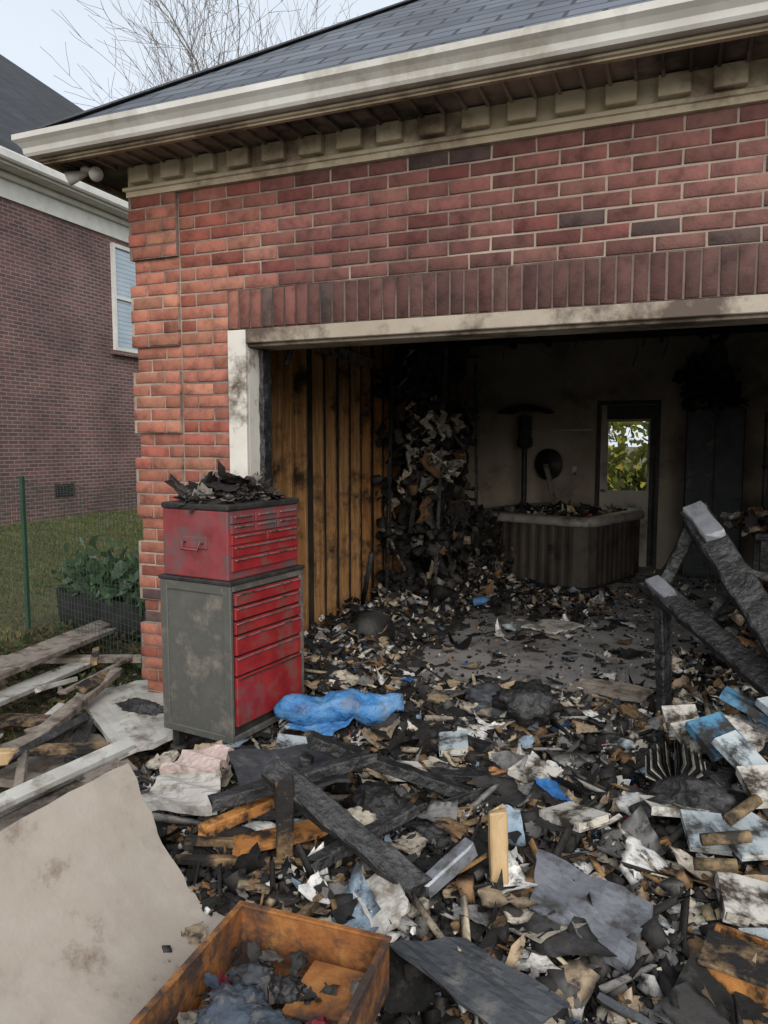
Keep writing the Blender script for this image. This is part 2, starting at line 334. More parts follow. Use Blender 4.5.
def sweep(name,prof,mat,close=True,smooth=False):
    v=[];f=[]
    P_=prof+[prof[0]] if close else prof
    n=len(P_)
    for s in range(4):
        for o,z in P_:
            xl=XL-o;yf=YF-o;xr=XR+o;yb=YB+.2
            v.append([(xl,yb,z),(xl,yf,z),(xr,yf,z),(xr,yb,z)][s])
    for s in range(3):
        for k in range(n-1):
            a=s*n+k; f.append((a,a+1,a+1+n,a+n))
    return M(name,v,f,mat,G,smooth)
sweep('frieze_board',[(-.01,2.888),(.022,2.888),(.022,2.925),(.014,2.93),(.014,3.045),(-.01,3.045)],m_frieze)
sweep('frieze_lip',[(.02,2.915),(.034,2.919),(.036,2.935),(.02,2.943)],m_frieze)
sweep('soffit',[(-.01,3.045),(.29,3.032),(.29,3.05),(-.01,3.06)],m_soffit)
sweep('fascia',[(.288,3.005),(.312,3.005),(.312,3.14),(.288,3.14)],m_fascia)
sweep('fascia_bead',[(.312,3.012),(.325,3.016),(.325,3.026),(.312,3.03)],m_fascia)
sweep('gutter',[(.314,3.034),(.365,3.032),(.374,3.045),(.378,3.07),(.395,3.09),(.412,3.105),(.412,3.132),(.405,3.135),(.400,3.130),(.400,3.11),(.36,3.06),(.32,3.045),(.314,3.13)],m_gutter)
x=XL+.03
while x<XR-.1:
    box('dentil',(x,YF-.06,2.95),(x+.125,YF-.0145,3.034),m_frieze,G,bev=.004); x+=.205
y=YF+.1
while y<YB:
    box('dentil',(XL-.06,y,2.95),(XL-.0145,y+.125,3.034),m_frieze,G,bev=.004); y+=.205
x=XL-.25
while x<XR:
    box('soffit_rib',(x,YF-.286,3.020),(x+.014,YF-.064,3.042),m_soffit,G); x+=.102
o=.375;x0=XL-o;y0=YF-o;x1=XR+o;y1=YB+.2+o;z0=3.125;m_=.735;h=(y1-y0)/2;zr=z0+m_*h
rv=[(x0,y0,z0),(x1,y0,z0),(x1,y1,z0),(x0,y1,z0),(x0+h,y0+h,zr),(x1-h+.0,y0+h,zr)]
if x1-x0<2*h: 
    h=(x1-x0)/2; zr=z0+m_*h; rv[4]=(x0+h,y0+h,zr);rv[5]=(x0+h,y1-h,zr); rf=[(0,1,4),(1,2,5,4),(2,3,5),(3,0,4,5)]
else: rf=[(0,1,5,4),(1,2,5),(2,3,4,5),(3,0,4)]
def uvroof(ob):
    me=ob.data;uv=me.uv_layers.new(name='UVMap')
    for p in me.polygons:
        n=p.normal; h_=Vector((-n.y,n.x,0)).normalized() if abs(n.x)+abs(n.y)>1e-4 else Vector((1,0,0)); s_=n.cross(h_)
        for li in p.loop_indices:
            c=me.vertices[me.loops[li].vertex_index].co; uv.data[li].uv=(c.dot(h_),c.dot(s_))
rf_=M('roof',rv,rf,m_shin,G);uvroof(rf_)
M('roof_underside',[(a,b,z0-.01) for a,b,_ in rv[:4]],[(0,1,2,3)],m_char,G)
plank('hip_cap',Vector(rv[0])+Vector((.05,.05,.042)),Vector(rv[4])+Vector((0,0,.003)),.09,.01,m_slate,parent=G)
sl=E('security_light',(XL-.18,YF-.12,3.03))
lathe('base',[(0,0),(.045,0),(.045,-.02),(0,-.02)],(0,0,0),m_white,sl,16)
for dx,dy in((-.07,-.03),(.06,-.03)):
    tube('lamp_head',[(dx*.3,0,-.02),(dx,dy,-.04),(dx*1.5,dy*1.6,-.055)],[.015,.03,.038],m_white,sl,12)

BD=E('entry_door')
for lo,hi in(((-1.0,YB-.03,0),(-.955,YB+.16,2.1)),((-.285,YB-.03,0),(-.24,YB+.16,2.1)),((-.955,YB-.03,2.05),(-.285,YB+.16,2.1))):
    box('frame',lo,hi,m_blk,BD)
dy0,dy1=YB+.05,YB+.09
box('stile_left',(-.953,dy0,.01),(-.885,dy1,2.045),m_door,BD);box('stile_right',(-.36,dy0,.01),(-.287,dy1,2.045),m_blk,BD)
box('top_rail',(-.885,dy0,1.87),(-.36,dy1,2.045),m_blk,BD);box('lower_panel',(-.885,dy0,.01),(-.36,dy1,.94),m_door,BD)
box('raised_panel',(-.83,dy0-.012,.15),(-.42,dy0,.78),m_door,BD,bev=.008)
for lo,hi in(((-.885,dy0-.01,.94),(-.36,dy0+.01,.97)),((-.885,dy0-.01,1.84),(-.36,dy0+.01,1.87)),((-.885,dy0-.01,.97),(-.86,dy0+.01,1.84)),((-.385,dy0-.01,.97),(-.36,dy0+.01,1.84))):
    box('window_bead',lo,hi,m_door,BD)
lathe('knob',[(0,-.0),(.028,0),(.028,.03),(0,.03)],(-.9,dy0-.03,.95),m_chrome,BD,12)

# ------------------------------------------------------------------ debris machinery
def grid_sheet(N,cx,cy,cz,size,col,g=4,curl=.5,tilt=.5,edge=.5,jit=.12,aspect=(.4,1.3),crumple=.10,rnd=.6):
    u=np.linspace(-1,1,g);U,Vv=np.meshgrid(u,u);U=U.ravel();Vv=Vv.ravel()
    k=(rng.random((N,1))<rnd)*rng.uniform(.6,1,(N,1))
    bx=U*(1-k*(1-np.sqrt(1-Vv**2/2)));by=Vv*(1-k*(1-np.sqrt(1-U**2/2)))
    sk=rng.normal(0,.2,(N,1));tp=rng.normal(0,.25,(N,1))
    bx=bx*(1+tp*by)+sk*by
    bx=bx+rng.normal(0,jit,(N,g*g));by=by+rng.normal(0,jit,(N,g*g))
    s=np.asarray(size).reshape(N,1)/2;a=rng.uniform(aspect[0],aspect[1],(N,1));bx=bx*s;by=by*s*a
    ph=rng.uniform(0,6.28,(N,1));t=bx*np.cos(ph)+by*np.sin(ph)
    c=np.clip(rng.normal(0,curl,(N,1)),-1.1,1.1);bz=c*t*t/s+rng.normal(0,1,(N,g*g))*crumple*s
    rz=rng.uniform(0,6.28,N);rx=np.clip(rng.normal(0,tilt,N),-1.2,1.2)
    P=np.stack([bx,by,bz],-1)
    cx_,sx_=np.cos(rx)[:,None],np.sin(rx)[:,None]
    y=P[...,1]*cx_-P[...,2]*sx_;z=P[...,1]*sx_+P[...,2]*cx_;x=P[...,0]
    ry=np.clip(rng.normal(0,tilt,N),-1.2,1.2);cy_,sy_=np.cos(ry)[:,None],np.sin(ry)[:,None]
    x,z=x*cy_+z*sy_,-x*sy_+z*cy_
    cz_,sz_=np.cos(rz)[:,None],np.sin(rz)[:,None]
    x,y=x*cz_-y*sz_,x*sz_+y*cz_
    V=np.stack([x+np.asarray(cx).reshape(N,1),y+np.asarray(cy).reshape(N,1),z+np.asarray(cz).reshape(N,1)],-1).reshape(-1,3)
    q=(np.arange(g-1)[:,None]*g+np.arange(g-1)[None]).ravel();q=np.stack([q,q+1,q+g+1,q+g],1)
    F=(q[None]+(np.arange(N)*g*g)[:,None,None]).reshape(-1,4)
    C=np.repeat(np.asarray(col)[:,None,:],g*g,1)*rng.uniform(.75,1.2,(N,1,1))
    if edge:
        bd=((np.abs(U)>.99)|(np.abs(Vv)>.99))
        e=(rng.random((N,1))<edge)*1.0*(rng.random((N,g*g))<.7)*bd[None]
        C=C*(1-e[...,None]*.85)
    return V,F,C.reshape(-1,3)
def chunks(N,cx,cy,cz,size,col,ax=(.4,1.2),long=None,flat=None):
    c=np.array([[-1,-1,-1],[1,-1,-1],[1,1,-1],[-1,1,-1],[-1,-1,1],[1,-1,1],[1,1,1],[-1,1,1]],float)
    P=np.broadcast_to(c,(N,8,3)).copy()+rng.normal(0,.22,(N,8,3))
    s=np.asarray(size).reshape(N,1,1)/2;A=rng.uniform(ax[0],ax[1],(N,1,3))
    if long is not None: A[:,:,0]=long*rng.uniform(.6,1.4,(N,1))
    if flat is not None: A[:,:,2]=flat
    P=P*s*A
    def rot(P,i,j,a):
        ca,sa=np.cos(a)[:,None],np.sin(a)[:,None];x=P[...,i]*ca-P[...,j]*sa;y=P[...,i]*sa+P[...,j]*ca;P[...,i]=x;P[...,j]=y
    rot(P,1,2,rng.uniform(0,6.28,N) if flat is None else rng.normal(0,.3,N));rot(P,0,2,rng.normal(0,.35,N));rot(P,0,1,rng.uniform(0,6.28,N))
    V=(P+np.stack([cx,cy,cz],-1)[:,None,:]).reshape(-1,3)
    f=np.array([[0,3,2,1],[4,5,6,7],[0,1,5,4],[1,2,6,5],[2,3,7,6],[3,0,4,7]])
    F=(f[None]+(np.arange(N)*8)[:,None,None]).reshape(-1,4)
    C=np.repeat(np.asarray(col)[:,None,:],8,1)*rng.uniform(.6,1.3,(N,8,1))
    return V,F,C.reshape(-1,3)
def curtains(N,x,y,z,wd,L,col,g=(4,9)):
    """strips of burnt sheet hanging down from a point"""
    gw,gh_=g;u=np.linspace(-.5,.5,gw);t=np.linspace(0,1,gh_);T,U=np.meshgrid(t,u,indexing='ij');T=T.ravel();U=U.ravel()
    a=rng.uniform(0,3.14,(N,1));w=np.asarray(wd).reshape(N,1);L=np.asarray(L).reshape(N,1)
    taper=1-.5*T*rng.random((N,1));o=w*U*taper+rng.normal(0,.012,(N,gw*gh_))
    sw=rng.normal(0,.10,(N,1))*T*L*2+.03*np.sin(T*rng.uniform(4,12,(N,1))+a*3);sw2=rng.normal(0,.10,(N,1))*T*L*2+.03*np.sin(U*9+T*6)
    X=np.asarray(x).reshape(N,1)+o*np.cos(a)+sw;Y=np.asarray(y).reshape(N,1)+o*np.sin(a)+sw2;Z=np.asarray(z).reshape(N,1)-T*L+rng.normal(0,.012,(N,gw*gh_))
    Z=np.maximum(Z,.03)
    V=np.stack([X,Y,Z],-1).reshape(-1,3);q=(np.arange(gh_-1)[:,None]*gw+np.arange(gw-1)[None]).ravel();q=np.stack([q,q+1,q+gw+1,q+gw],1)
    F=(q[None]+(np.arange(N)*gw*gh_)[:,None,None]).reshape(-1,4)
    C=np.repeat(np.asarray(col)[:,None,:],gw*gh_,1)*rng.uniform(.5,1.3,(N,gw*gh_,1))
    return V,F,C.reshape(-1,3)
def merge(name,parts,mat,parent=None,smooth=False):
    Vs=[];Fs=[];Cs=[];o=0
    for V,F,C in parts: Vs.append(V);Fs.append(F+o);Cs.append(C);o+=len(V)
    return NP(name,np.concatenate(Vs),np.concatenate(Fs),mat,parent,col=np.concatenate(Cs),smooth=smooth)
PAL=np.array([(.015,.014,.013),(.04,.038,.037),(.17,.165,.16),(.36,.27,.18),(.52,.46,.37),(.19,.115,.06),(.68,.67,.64),(.32,.15,.06),(.24,.31,.38),(.03,.13,.34),(.3,.05,.05)])
W0=np.array([.46,.19,.10,.07,.05,.045,.05,.01,.025,.005,.002])
WL=np.array([.18,.12,.14,.14,.14,.07,.16,.01,.05,.006,.001])
def pick(x,y,dark=0):
    n=len(x);k=ss(.42,.68,fbm(np.asarray(x)*2.2,np.asarray(y)*2.2,31))-dark
    w=W0[None]*(1-np.clip(k,0,1))[:,None]+WL[None]*np.clip(k,0,1)[:,None];w/=w.sum(1,keepdims=True)
    r=rng.random((n,1));i=(np.cumsum(w,1)<r).sum(1);return PAL[np.clip(i,0,10)]
def D(x,y):
    x=np.asarray(x,float);y=np.asarray(y,float)
    n=fbm(x*1.7,y*1.7,3);n2=fbm(x*6,y*6,8)
    fr=ss(4.7,3.6,y);lf=ss(-2.5,-1.9,x)
    h=fr*lf*(.03+.17*n+.06*n2)
    h=h*(1-.85*ss(.42,.30,np.abs(x+.85))*ss(.5,.36,np.abs(y-1.35)))
    h=h+ss(-1.55,-2.15,x)*ss(3.5,4.1,y)*ss(9.6,8,y)*(.04+.24*n)
    h=h+ss(-.1,.5,x)*ss(5.8,4.3,y)*ss(2.6,3.2,y)*.2
    h=h+(1-fr)*(n2-.64)*.10
    h=h+.16*np.exp(-((x+1.9)**2/.5+(y-7.5)**2/.6))*n
    h=h+(1-fr)*ss(.3,1.0,x)*.1
    return h
TUBC=(-1.30,8.72);TUBH=.74
def clear(x,y):
    """keep loose scraps out of solid things"""
    tray=(np.abs(x+.85)<.24)&(np.abs(y-1.37)<.29)
    a=math.radians(20);dx=x-TUBC[0];dy=y-TUBC[1];tx=dx*math.cos(a)-dy*math.sin(a);ty=dx*math.sin(a)+dy*math.cos(a)
    tub=(np.abs(tx)<TUBH+.06)&(np.abs(ty)<TUBH+.06)
    cab=(x>-2.3)&(x<-1.8)&(y>2.7)&(y<3.35)
    brd=(x<-1.25)&(y<1.75)
    wall=(x<-2.2)&(y>3.3)&(y<3.6)
    return ~(tray|tub|cab|brd|wall)
DB=E('debris_pile')
xs=np.arange(-2.9,3.2,.028);ys=np.arange(.1,9.7,.034);X,Y=np.meshgrid(xs,ys)
Z=D(X,Y)+.035*(fbm(X*18,Y*18,5)-.5)-.008
edge=ss(-2.9,-2.4,X)*ss(3.2,2.9,X);Z=Z*edge-.05*(1-edge)
inw=(Y>3.3)&(X<-2.6);Z=np.where(inw,-.03,Z)
nx=len(xs);ny=len(ys);I=(np.arange(ny-1)[:,None]*nx+np.arange(nx-1)[None]).ravel()
NP('mound',np.stack([X,Y,Z],-1).reshape(-1,3),np.stack([I,I+1,I+nx+1,I+nx],1),m_mound,DB)
parts=[]
def field(N,x0,x1,y0,y1,s0,s1,dark=0,lift=.03,**k):
    x=rng.uniform(x0,x1,N);y=rng.uniform(y0,y1,N);c=clear(x,y);x=x[c];y=y[c];N=len(x)
    s=s0*(s1/s0)**rng.random(N)
    z=np.maximum(D(x,y),.0)+rng.uniform(0,lift,N)+s*.10
    parts.append(grid_sheet(N,x,y,z,s,pick(x,y,dark),**k))
field(15000,-2.15,1.1,.7,4.4,.010,.05,curl=.6,tilt=.45)
field(2600,-2.1,1.1,.7,4.3,.04,.10,curl=.6,tilt=.3,g=6,crumple=.07)
field(650,-2.1,1.1,.9,4.3,.08,.20,curl=.35,tilt=.2,g=8,crumple=.045,rnd=.15,jit=.035,dark=-.45,lift=.05)
field(3500,1.1,3,.5,4.6,.03,.12)
field(800,-1.6,3,4.4,9.5,.012,.05,curl=.5,tilt=.3,lift=.01)
field(1700,-2.55,-1.75,3.7,8.8,.02,.09,dark=-.2)
field(140,-1.6,.5,4.6,8.0,.06,.15,tilt=.12,g=6,crumple=.04,lift=.01,dark=-.2)
field(2000,.0,1.2,3.0,5.8,.03,.10,dark=-.25)
field(900,-2.4,-.6,6.7,8.2,.03,.12,dark=-.2)
merge('paper_scraps',parts,m_deb,DB)
parts=[]
def cf(N,x0,x1,y0,y1,s0,s1,long=None,pal=None,flat=None,lift=.2,dark=.5):
    x=rng.uniform(x0,x1,N);y=rng.uniform(y0,y1,N);c=clear(x,y);x=x[c];y=y[c];N=len(x);s=s0*(s1/s0)**rng.random(N)
    z=np.maximum(D(x,y),0)+s*lift
    c=pick(x,y,dark) if pal is None else np.asarray(pal)[rng.integers(0,len(pal),N)]
    parts.append(chunks(N,x,y,z,s,c,long=long,flat=flat))
cf(20000,-2.2,1.2,.7,4.5,.006,.028,lift=.7)
cf(1600,-2.2,1.2,.7,4.4,.03,.075,pal=[(.02,.018,.017),(.03,.028,.027),(.09,.085,.08),(.2,.12,.06)],lift=.4)
cf(500,-2.2,1.2,.9,4.6,.04,.12,pal=[(.3,.29,.27),(.45,.43,.4),(.16,.155,.15),(.36,.28,.18),(.03,.03,.03)],flat=.09,lift=.3)
cf(3500,-1.8,3,4.2,9.5,.006,.026)
cf(120,-1.6,1,4.6,9,.04,.12,pal=[(.3,.29,.27),(.42,.4,.37),(.1,.1,.1),(.03,.03,.03)],flat=.12)
cf(1500,1.2,3,.6,4.6,.02,.08)
cf(1300,-2.2,1.2,.7,4.6,.008,.02,long=9,pal=[(.02,.018,.017),(.02,.018,.017),(.05,.045,.04),(.3,.17,.07),(.4,.33,.24),(.2,.19,.18)],lift=2.5)
merge('charred_chunks',parts,m_deb,DB)

# ------------------------------------------------------------------ tool chest
TC=E('tool_chest',(-1.83,2.74,0),math.radians(-7.6))
b0,b1=.2,.925;W=.43;LN=.555
box('cabinet_core',(-W+.012,.012,b0+.005),(-.012,LN-.012,b1-.005),m_blk,TC)
box('side_sheet',(-W+.02,.008,b0+.03),(-.02,.0125,b1-.03),m_gmet,TC)
for lo,hi in(((-W,0,b0),(-W+.045,.02,b1)),((-.045,0,b0),(0,.02,b1)),((-W+.0455,0,b1-.045),(-.0455,.02,b1)),((-W+.0455,0,b0),(-.0455,.02,b0+.035))):
    box('side_frame',lo,hi,m_gmet,TC,bev=.004)
box('front_rail_bottom',(-.02,.0205,b0),(0,LN,b0+.03),m_gmet,TC,bev=.003)
box('front_rail_top',(-.02,.0205,b1-.03),(.0,LN,b1),m_gmet,TC,bev=.003)
box('front_post',(-.02,LN-.03,b0+.0305),(0,LN,b1-.0305),m_gmet,TC,bev=.003)
box('back_sheet',(-W,.0205,b0),(-W+.011,LN,b1),m_gmet,TC);box('far_sheet',(-W+.0115,LN-.011,b0),(-.021,LN,b1),m_gmet,TC)
box('top_tray',(-W-.006,-.006,b1+.0005),(.008,LN+.006,b1+.018),m_blk,TC,bev=.004)
zz=b1-.034
for k,hh in enumerate([.066,.066,.066,.095,.095,.235]):
    a=zz-hh;tw=random.uniform(-.002,.004)
    box('drawer',(-.012,.03,a+.006),(.007+tw,LN-.034,zz-.004),m_red,TC,bev=.003)
    box('drawer_pull',(.0072+tw,.035,zz-.014),(.014+tw,LN-.04,zz-.008),m_chrome if k<5 else m_blk,TC,bev=.002)
    zz=a
for px,py in((-.05,.05),(-W+.05,.05),(-.05,LN-.05),(-W+.05,LN-.05)):
    box('caster_fork',(px-.02,py-.02,.12),(px+.02,py+.02,.2),m_blk,TC)
    lathe('caster',[(0,-.012),(.04,-.012),(.045,0),(.04,.012),(0,.012)],(px,py,.1),m_blk,TC,14)
u0=b1+.019;u1=1.285
box('chest_body',(-W+.015,.015,u0),(-.02,LN-.015,u1-.03),m_redp,TC,bev=.006,seg=2)
box('chest_lid',(-W+.010,.010,u1-.029),(-.012,LN-.010,u1),m_blk,TC,bev=.008,seg=2)
tube('side_handle',[(-W/2-.055,.014,u0+.16),(-W/2-.05,-.012,u0+.17),(-W/2-.05,-.02,u0+.135),(-W/2+.05,-.02,u0+.135),(-W/2+.05,-.012,u0+.17),(-W/2+.055,.014,u0+.16)],.006,m_redp,TC)
box('handle_plate',(-W/2-.075,.008,u0+.135),(-W/2+.075,.0145,u0+.19),m_redp,TC,bev=.003)
zz=u1-.045
for k,(hh,nc) in enumerate([(.045,3),(.045,3),(.05,2),(.055,1),(.065,1)]):
    a=zz-hh;wd=(LN-.06)/nc
    for c_ in range(nc):
        ya=.03+c_*wd
        box('small_drawer',(-.022,ya+.004,a+.003),(-.010,ya+wd-.004,zz-.003),m_redp if k<2 else m_red,TC,bev=.002)
        box('small_pull',(-.0098,ya+.02,zz-.014),(-.002,ya+wd-.02,zz-.008),m_chrome,TC,bev=.001)
    zz=a
N=130;t=rng.uniform(0,6.28,N);r=np.sqrt(rng.random(N))
rx=-.22+.17*r*np.cos(t);ry=.27+.23*r*np.sin(t);rz_=u1+.012+.12*(1-r)*rng.random(N)
cl=np.array([(.03,.027,.025),(.07,.06,.055),(.16,.14,.12),(.025,.02,.02)])[rng.integers(0,4,N)]
p1=grid_sheet(N,rx,ry,rz_,rng.uniform(.06,.17,N),cl,g=9,curl=.4,tilt=.25,crumple=.07,edge=.2)
p2=chunks(90,rx[:90],ry[:90],rz_[:90]-.02,rng.uniform(.02,.06,90),cl[:90])
merge('burnt_rags',[p1,p2],m_deb,TC)

# ------------------------------------------------------------------ hero debris objects
nu,nv=14,16;v=[];f=[]
tp0,tp1=Vector((-1.66,.75,.56)),Vector((-1.50,1.70,.60));bt0,bt1=Vector((-1.12,.95,.17)),Vector((-1.18,1.75,.155))
for s in(0,1):
    for i in range(nu+1):
        for j in range(nv+1):
            a=i/nu;b=j/nv;p=tp0.lerp(tp1,a).lerp(bt0.lerp(bt1,a),b)
            sag=-.09*math.sin(math.pi*b)*(.8+.4*a)
            e_=(i in(0,nu))or(j in(0,nv));jj=(random.uniform(-.006,.006) if e_ and s==0 else 0)
            v.append((p.x+jj,p.y+jj,p.z+sag+.006*math.sin(a*9+b*4)-s*.006))
n1=(nu+1)*(nv+1)
for i in range(nu):
    for j in range(nv):
        a=i*(nv+1)+j;f.append((a,a+nv+1,a+nv+2,a+1));f.append((n1+a,n1+a+1,n1+a+nv+2,n1+a+nv+1))
for j in range(nv):
    for base in(0,nu*(nv+1)): f.append((base+j,base+j+1,n1+base+j+1,n1+base+j))
for i in range(nu):
    for base in(0,nv): a=i*(nv+1)+base;f.append((a,a+nv+1,n1+a+nv+1,n1+a))
M('hardboard_sheet',v,f,m_tan,smooth=False)
def pk(nm,a,b,w,t,m,rag=.04,roll=0): return plank(nm,a,b,w,t,m,rag=rag,roll=roll)
pk('trim_board',(-1.70,.75,.615),(-1.56,1.78,.625),.05,.02,m_wboard,roll=.2)
pk('trim_board',(-1.80,.8,.56),(-1.66,1.85,.555),.06,.02,m_wboard,roll=-.15)
pk('trim_board',(-1.90,.9,.52),(-1.76,1.75,.50),.07,.02,m_wboard)
pk('trim_board',(-1.98,.9,.45),(-1.84,1.78,.42),.07,.025,m_gray)
pk('trim_board',(-1.72,.8,.5),(-1.62,1.68,.52),.12,.03,m_gray)
for k in range(9):
    a=random.uniform(-.1,.1);z=.03+.05*k
    pk('wood_plank',(-1.95+a+.02*k,.85,z),(-1.87+a+.02*k,1.62+random.uniform(-.1,.1),z+.02),random.uniform(.08,.18),.035,random.choice([m_gray,m_gray,m_char2,m_pine]))
pk('wood_plank',(-3.75,2.75,.20),(-4.25,4.6,.12),.14,.03,m_gray,roll=.15)
pk('wood_plank',(-3.45,2.5,.27),(-3.95,4.25,.16),.16,.035,m_gray,roll=-.1)
pk('wood_plank',(-3.3,2.45,.20),(-3.72,3.85,.07),.15,.03,m_wboard)
pk('wood_plank',(-4.6,3.5,.08),(-3.2,3.95,.12),.09,.04,m_gray)
pk('wood_plank',(-2.72,2.38,.17),(-3.1,3.42,.20),.085,.045,m_gray,rag=.1)
pk('wood_plank',(-3.5,2.8,.07),(-2.55,3.05,.08),.12,.03,m_char2)
pk('wood_plank',(-2.62,1.9,.26),(-2.80,2.72,.14),.09,.04,m_gray,roll=.4)
pk('wood_plank',(-2.95,2.15,.22),(-2.45,2.62,.14),.08,.03,m_char2)
pk('wood_plank',(-3.3,2.2,.1),(-2.4,2.35,.08),.1,.04,m_gray)
pk('wood_plank',(-2.3,1.8,.1),(-2.1,2.55,.09),.14,.03,m_char2)
pk('wood_plank',(-3.15,3.45,.06),(-2.6,2.5,.05),.11,.04,m_char2,rag=.15)
pk('wood_plank',(-2.9,1.9,.3),(-2.55,2.2,.25),.06,.06,m_pine)
for k in range(14):
    x=random.uniform(-3.7,-2.5);y=random.uniform(2.2,3.7);a=random.uniform(1.2,2.4);l=random.uniform(.15,.4);z=random.uniform(.03,.2)
    pk('lumber_scrap',(x-l*math.cos(a),y-l*math.sin(a),z+random.uniform(-.03,.05)),(x+l*math.cos(a),y+l*math.sin(a),z),random.uniform(.03,.09),random.uniform(.015,.035),random.choice([m_gray,m_char2,m_wboard,m_gray,m_char]),rag=.12,roll=random.uniform(-.5,.5))
def slab(nm,c,m,t,amp=.006):
    c=[Vector(q) for q in c];n=(c[1]-c[0]).cross(c[3]-c[0]).normalized()
    if n.z<0:n=-n
    K=8;v=[];f=[]
    for s in(0,1):
        for i in range(K+1):
            for j in range(K+1):
                p=c[0].lerp(c[1],i/K).lerp(c[3].lerp(c[2],i/K),j/K)
                w=amp*math.sin(i*1.3+j*.7)+random.uniform(-.0015,.0015)
                ed=(i in(0,K) or j in(0,K))
                jit=Vector((random.uniform(-1,1),random.uniform(-1,1),0))*(.006 if ed else 0)
                v.append(p+n*(w-s*t)+jit)
    n1=(K+1)**2
    for i in range(K):
        for j in range(K):
            a=i*(K+1)+j;f.append((a,a+K+1,a+K+2,a+1));f.append((n1+a,n1+a+1,n1+a+K+2,n1+a+K+1))
    for j in range(K):
        for ba in(0,K*(K+1)): f.append((ba+j,ba+j+1,n1+ba+j+1,n1+ba+j))
        for ba in(0,K): a=j*(K+1)+ba;f.append((a,a+K+1,n1+a+K+1,n1+a))
    o=M(nm,v,f,m)
    bm=bmesh.new();bm.from_mesh(o.data);bmesh.ops.recalc_face_normals(bm,faces=bm.faces);bm.to_mesh(o.data);bm.free();return o
slab('white_door_panel',[(-3.2,3.2,.12),(-2.95,3.6,.12),(-2.22,2.9,.15),(-2.36,2.62,.13)],m_wboard,.03)
slab('plywood_sheet',[(-3.0,2.5,.07),(-2.7,2.85,.09),(-2.25,2.6,.08),(-2.5,2.2,.06)],m_gray,.015)
slab('dark_flat_panel',[(-1.60,2.36,.36),(-1.24,2.60,.36),(-1.07,2.34,.35),(-1.30,2.02,.38)],m_slate,.012)
slab('foam_board',[(-1.80,2.08,.24),(-1.86,2.30,.26),(-1.62,2.34,.28),(-1.52,2.16,.26)],m_foam,.04,.012)
slab('insulation_pad',[(-1.88,2.30,.27),(-1.84,2.46,.30),(-1.64,2.46,.33),(-1.62,2.32,.31)],m_pink,.035,.014)
slab('foil_insulation_panel',[(-.38,2.28,.26),(-.03,2.14,.25),(-.08,1.90,.21),(-.36,2.02,.23)],m_silver,.035)
slab('gray_panel',[(-.70,1.78,.19),(-.50,1.84,.22),(-.20,1.70,.22),(-.32,1.58,.19)],m_slate,.012)
slab('gray_panel',[(-.86,1.90,.24),(-.78,2.0,.28),(-.66,1.84,.27),(-.72,1.74,.22)],m_foam,.02)
slab('drywall_piece',[(-.95,3.5,.22),(-.9,3.62,.24),(-.62,3.66,.2),(-.6,3.52,.18)],m_slate,.02)
slab('drywall_piece',[(.12,3.22,.38),(.18,3.4,.42),(.36,3.2,.40),(.28,3.05,.36)],m_cov[2],.02)
slab('drywall_piece',[(-1.2,6.1,.03),(-1.0,6.4,.05),(-.7,6.3,.04),(-.9,6.0,.03)],m_foam,.015)
slab('drywall_piece',[(-.6,4.5,.06),(-.5,4.7,.10),(-.1,4.6,.09),(-.2,4.4,.05)],m_gray,.015)
pk('burnt_timber',(-1.20,2.28,.50),(-.70,2.60,.24),.075,.045,m_char,rag=.16)
pk('burnt_timber',(-1.20,2.02,.50),(-.66,1.95,.25),.085,.05,m_char,rag=.16,roll=.5)
pk('burnt_timber',(-1.12,1.96,.50),(-1.16,2.02,.10),.06,.05,m_char2,rag=.12)
pk('burnt_timber',(-1.42,2.0,.35),(-.98,2.34,.45),.06,.045,m_char,rag=.16)
pk('burnt_timber',(-1.3,2.28,.1),(-1.22,2.3,.42),.06,.05,m_char,rag=.16)
pk('burnt_timber',(-1.0,1.9,.28),(-.78,2.22,.35),.05,.04,m_char,rag=.16)
pk('scorched_board',(-1.40,1.92,.30),(-1.16,2.40,.32),.045,.04,m_owood,rag=.08)
pk('scorched_board',(-1.30,1.98,.24),(-1.06,2.12,.28),.11,.02,m_owood,rag=.08)
pk('burnt_timber',(-1.46,1.86,.22),(-1.0,2.03,.21),.03,.03,m_char2,rag=.15)
pk('burnt_timber',(-1.48,1.94,.24),(-1.05,2.1,.22),.03,.03,m_char2,rag=.15)
pk('wood_post',(-.46,2.10,.08),(-.485,2.15,.43),.055,.04,m_pine,rag=.03)
pk('metal_channel',(-.66,1.98,.24),(-.56,2.10,.32),.05,.05,m_silver)
pk('burnt_timber',(-.9,2.75,.22),(-.35,2.95,.20),.07,.03,m_char,rag=.2)
pk('burnt_timber',(-.6,3.0,.22),(-.25,2.7,.18),.05,.02,m_char2,rag=.2)
pk('burnt_timber',(-1.3,3.35,.2),(-.75,3.1,.22),.06,.04,m_char,rag=.2)
pk('burnt_timber',(-.1,2.65,.26),(.25,3.05,.3),.06,.03,m_char,rag=.2)
for k in range(44):
    x=random.uniform(-1.9,.8);y=random.uniform(1.3,4.2);a=random.uniform(0,3.14);l=random.uniform(.08,.24);z=float(D(x,y))+.04
    if not bool(clear(np.array(x),np.array(y))): continue
    pk('burnt_stick',(x-l*math.cos(a),y-l*math.sin(a),z+random.uniform(-.03,.03)),(x+l*math.cos(a),y+l*math.sin(a),z+random.uniform(-.03,.03)),random.uniform(.015,.045),random.uniform(.01,.025),random.choice([m_char,m_char,m_char2,m_gray,m_gray,m_slate]),rag=.15,roll=random.uniform(0,3))
AF=E('charred_wood_frame')
plank('top_beam',(.08,4.2,1.18),(.80,3.02,.16),.15,.09,m_char,rag=.12,parent=AF,roll=.5)
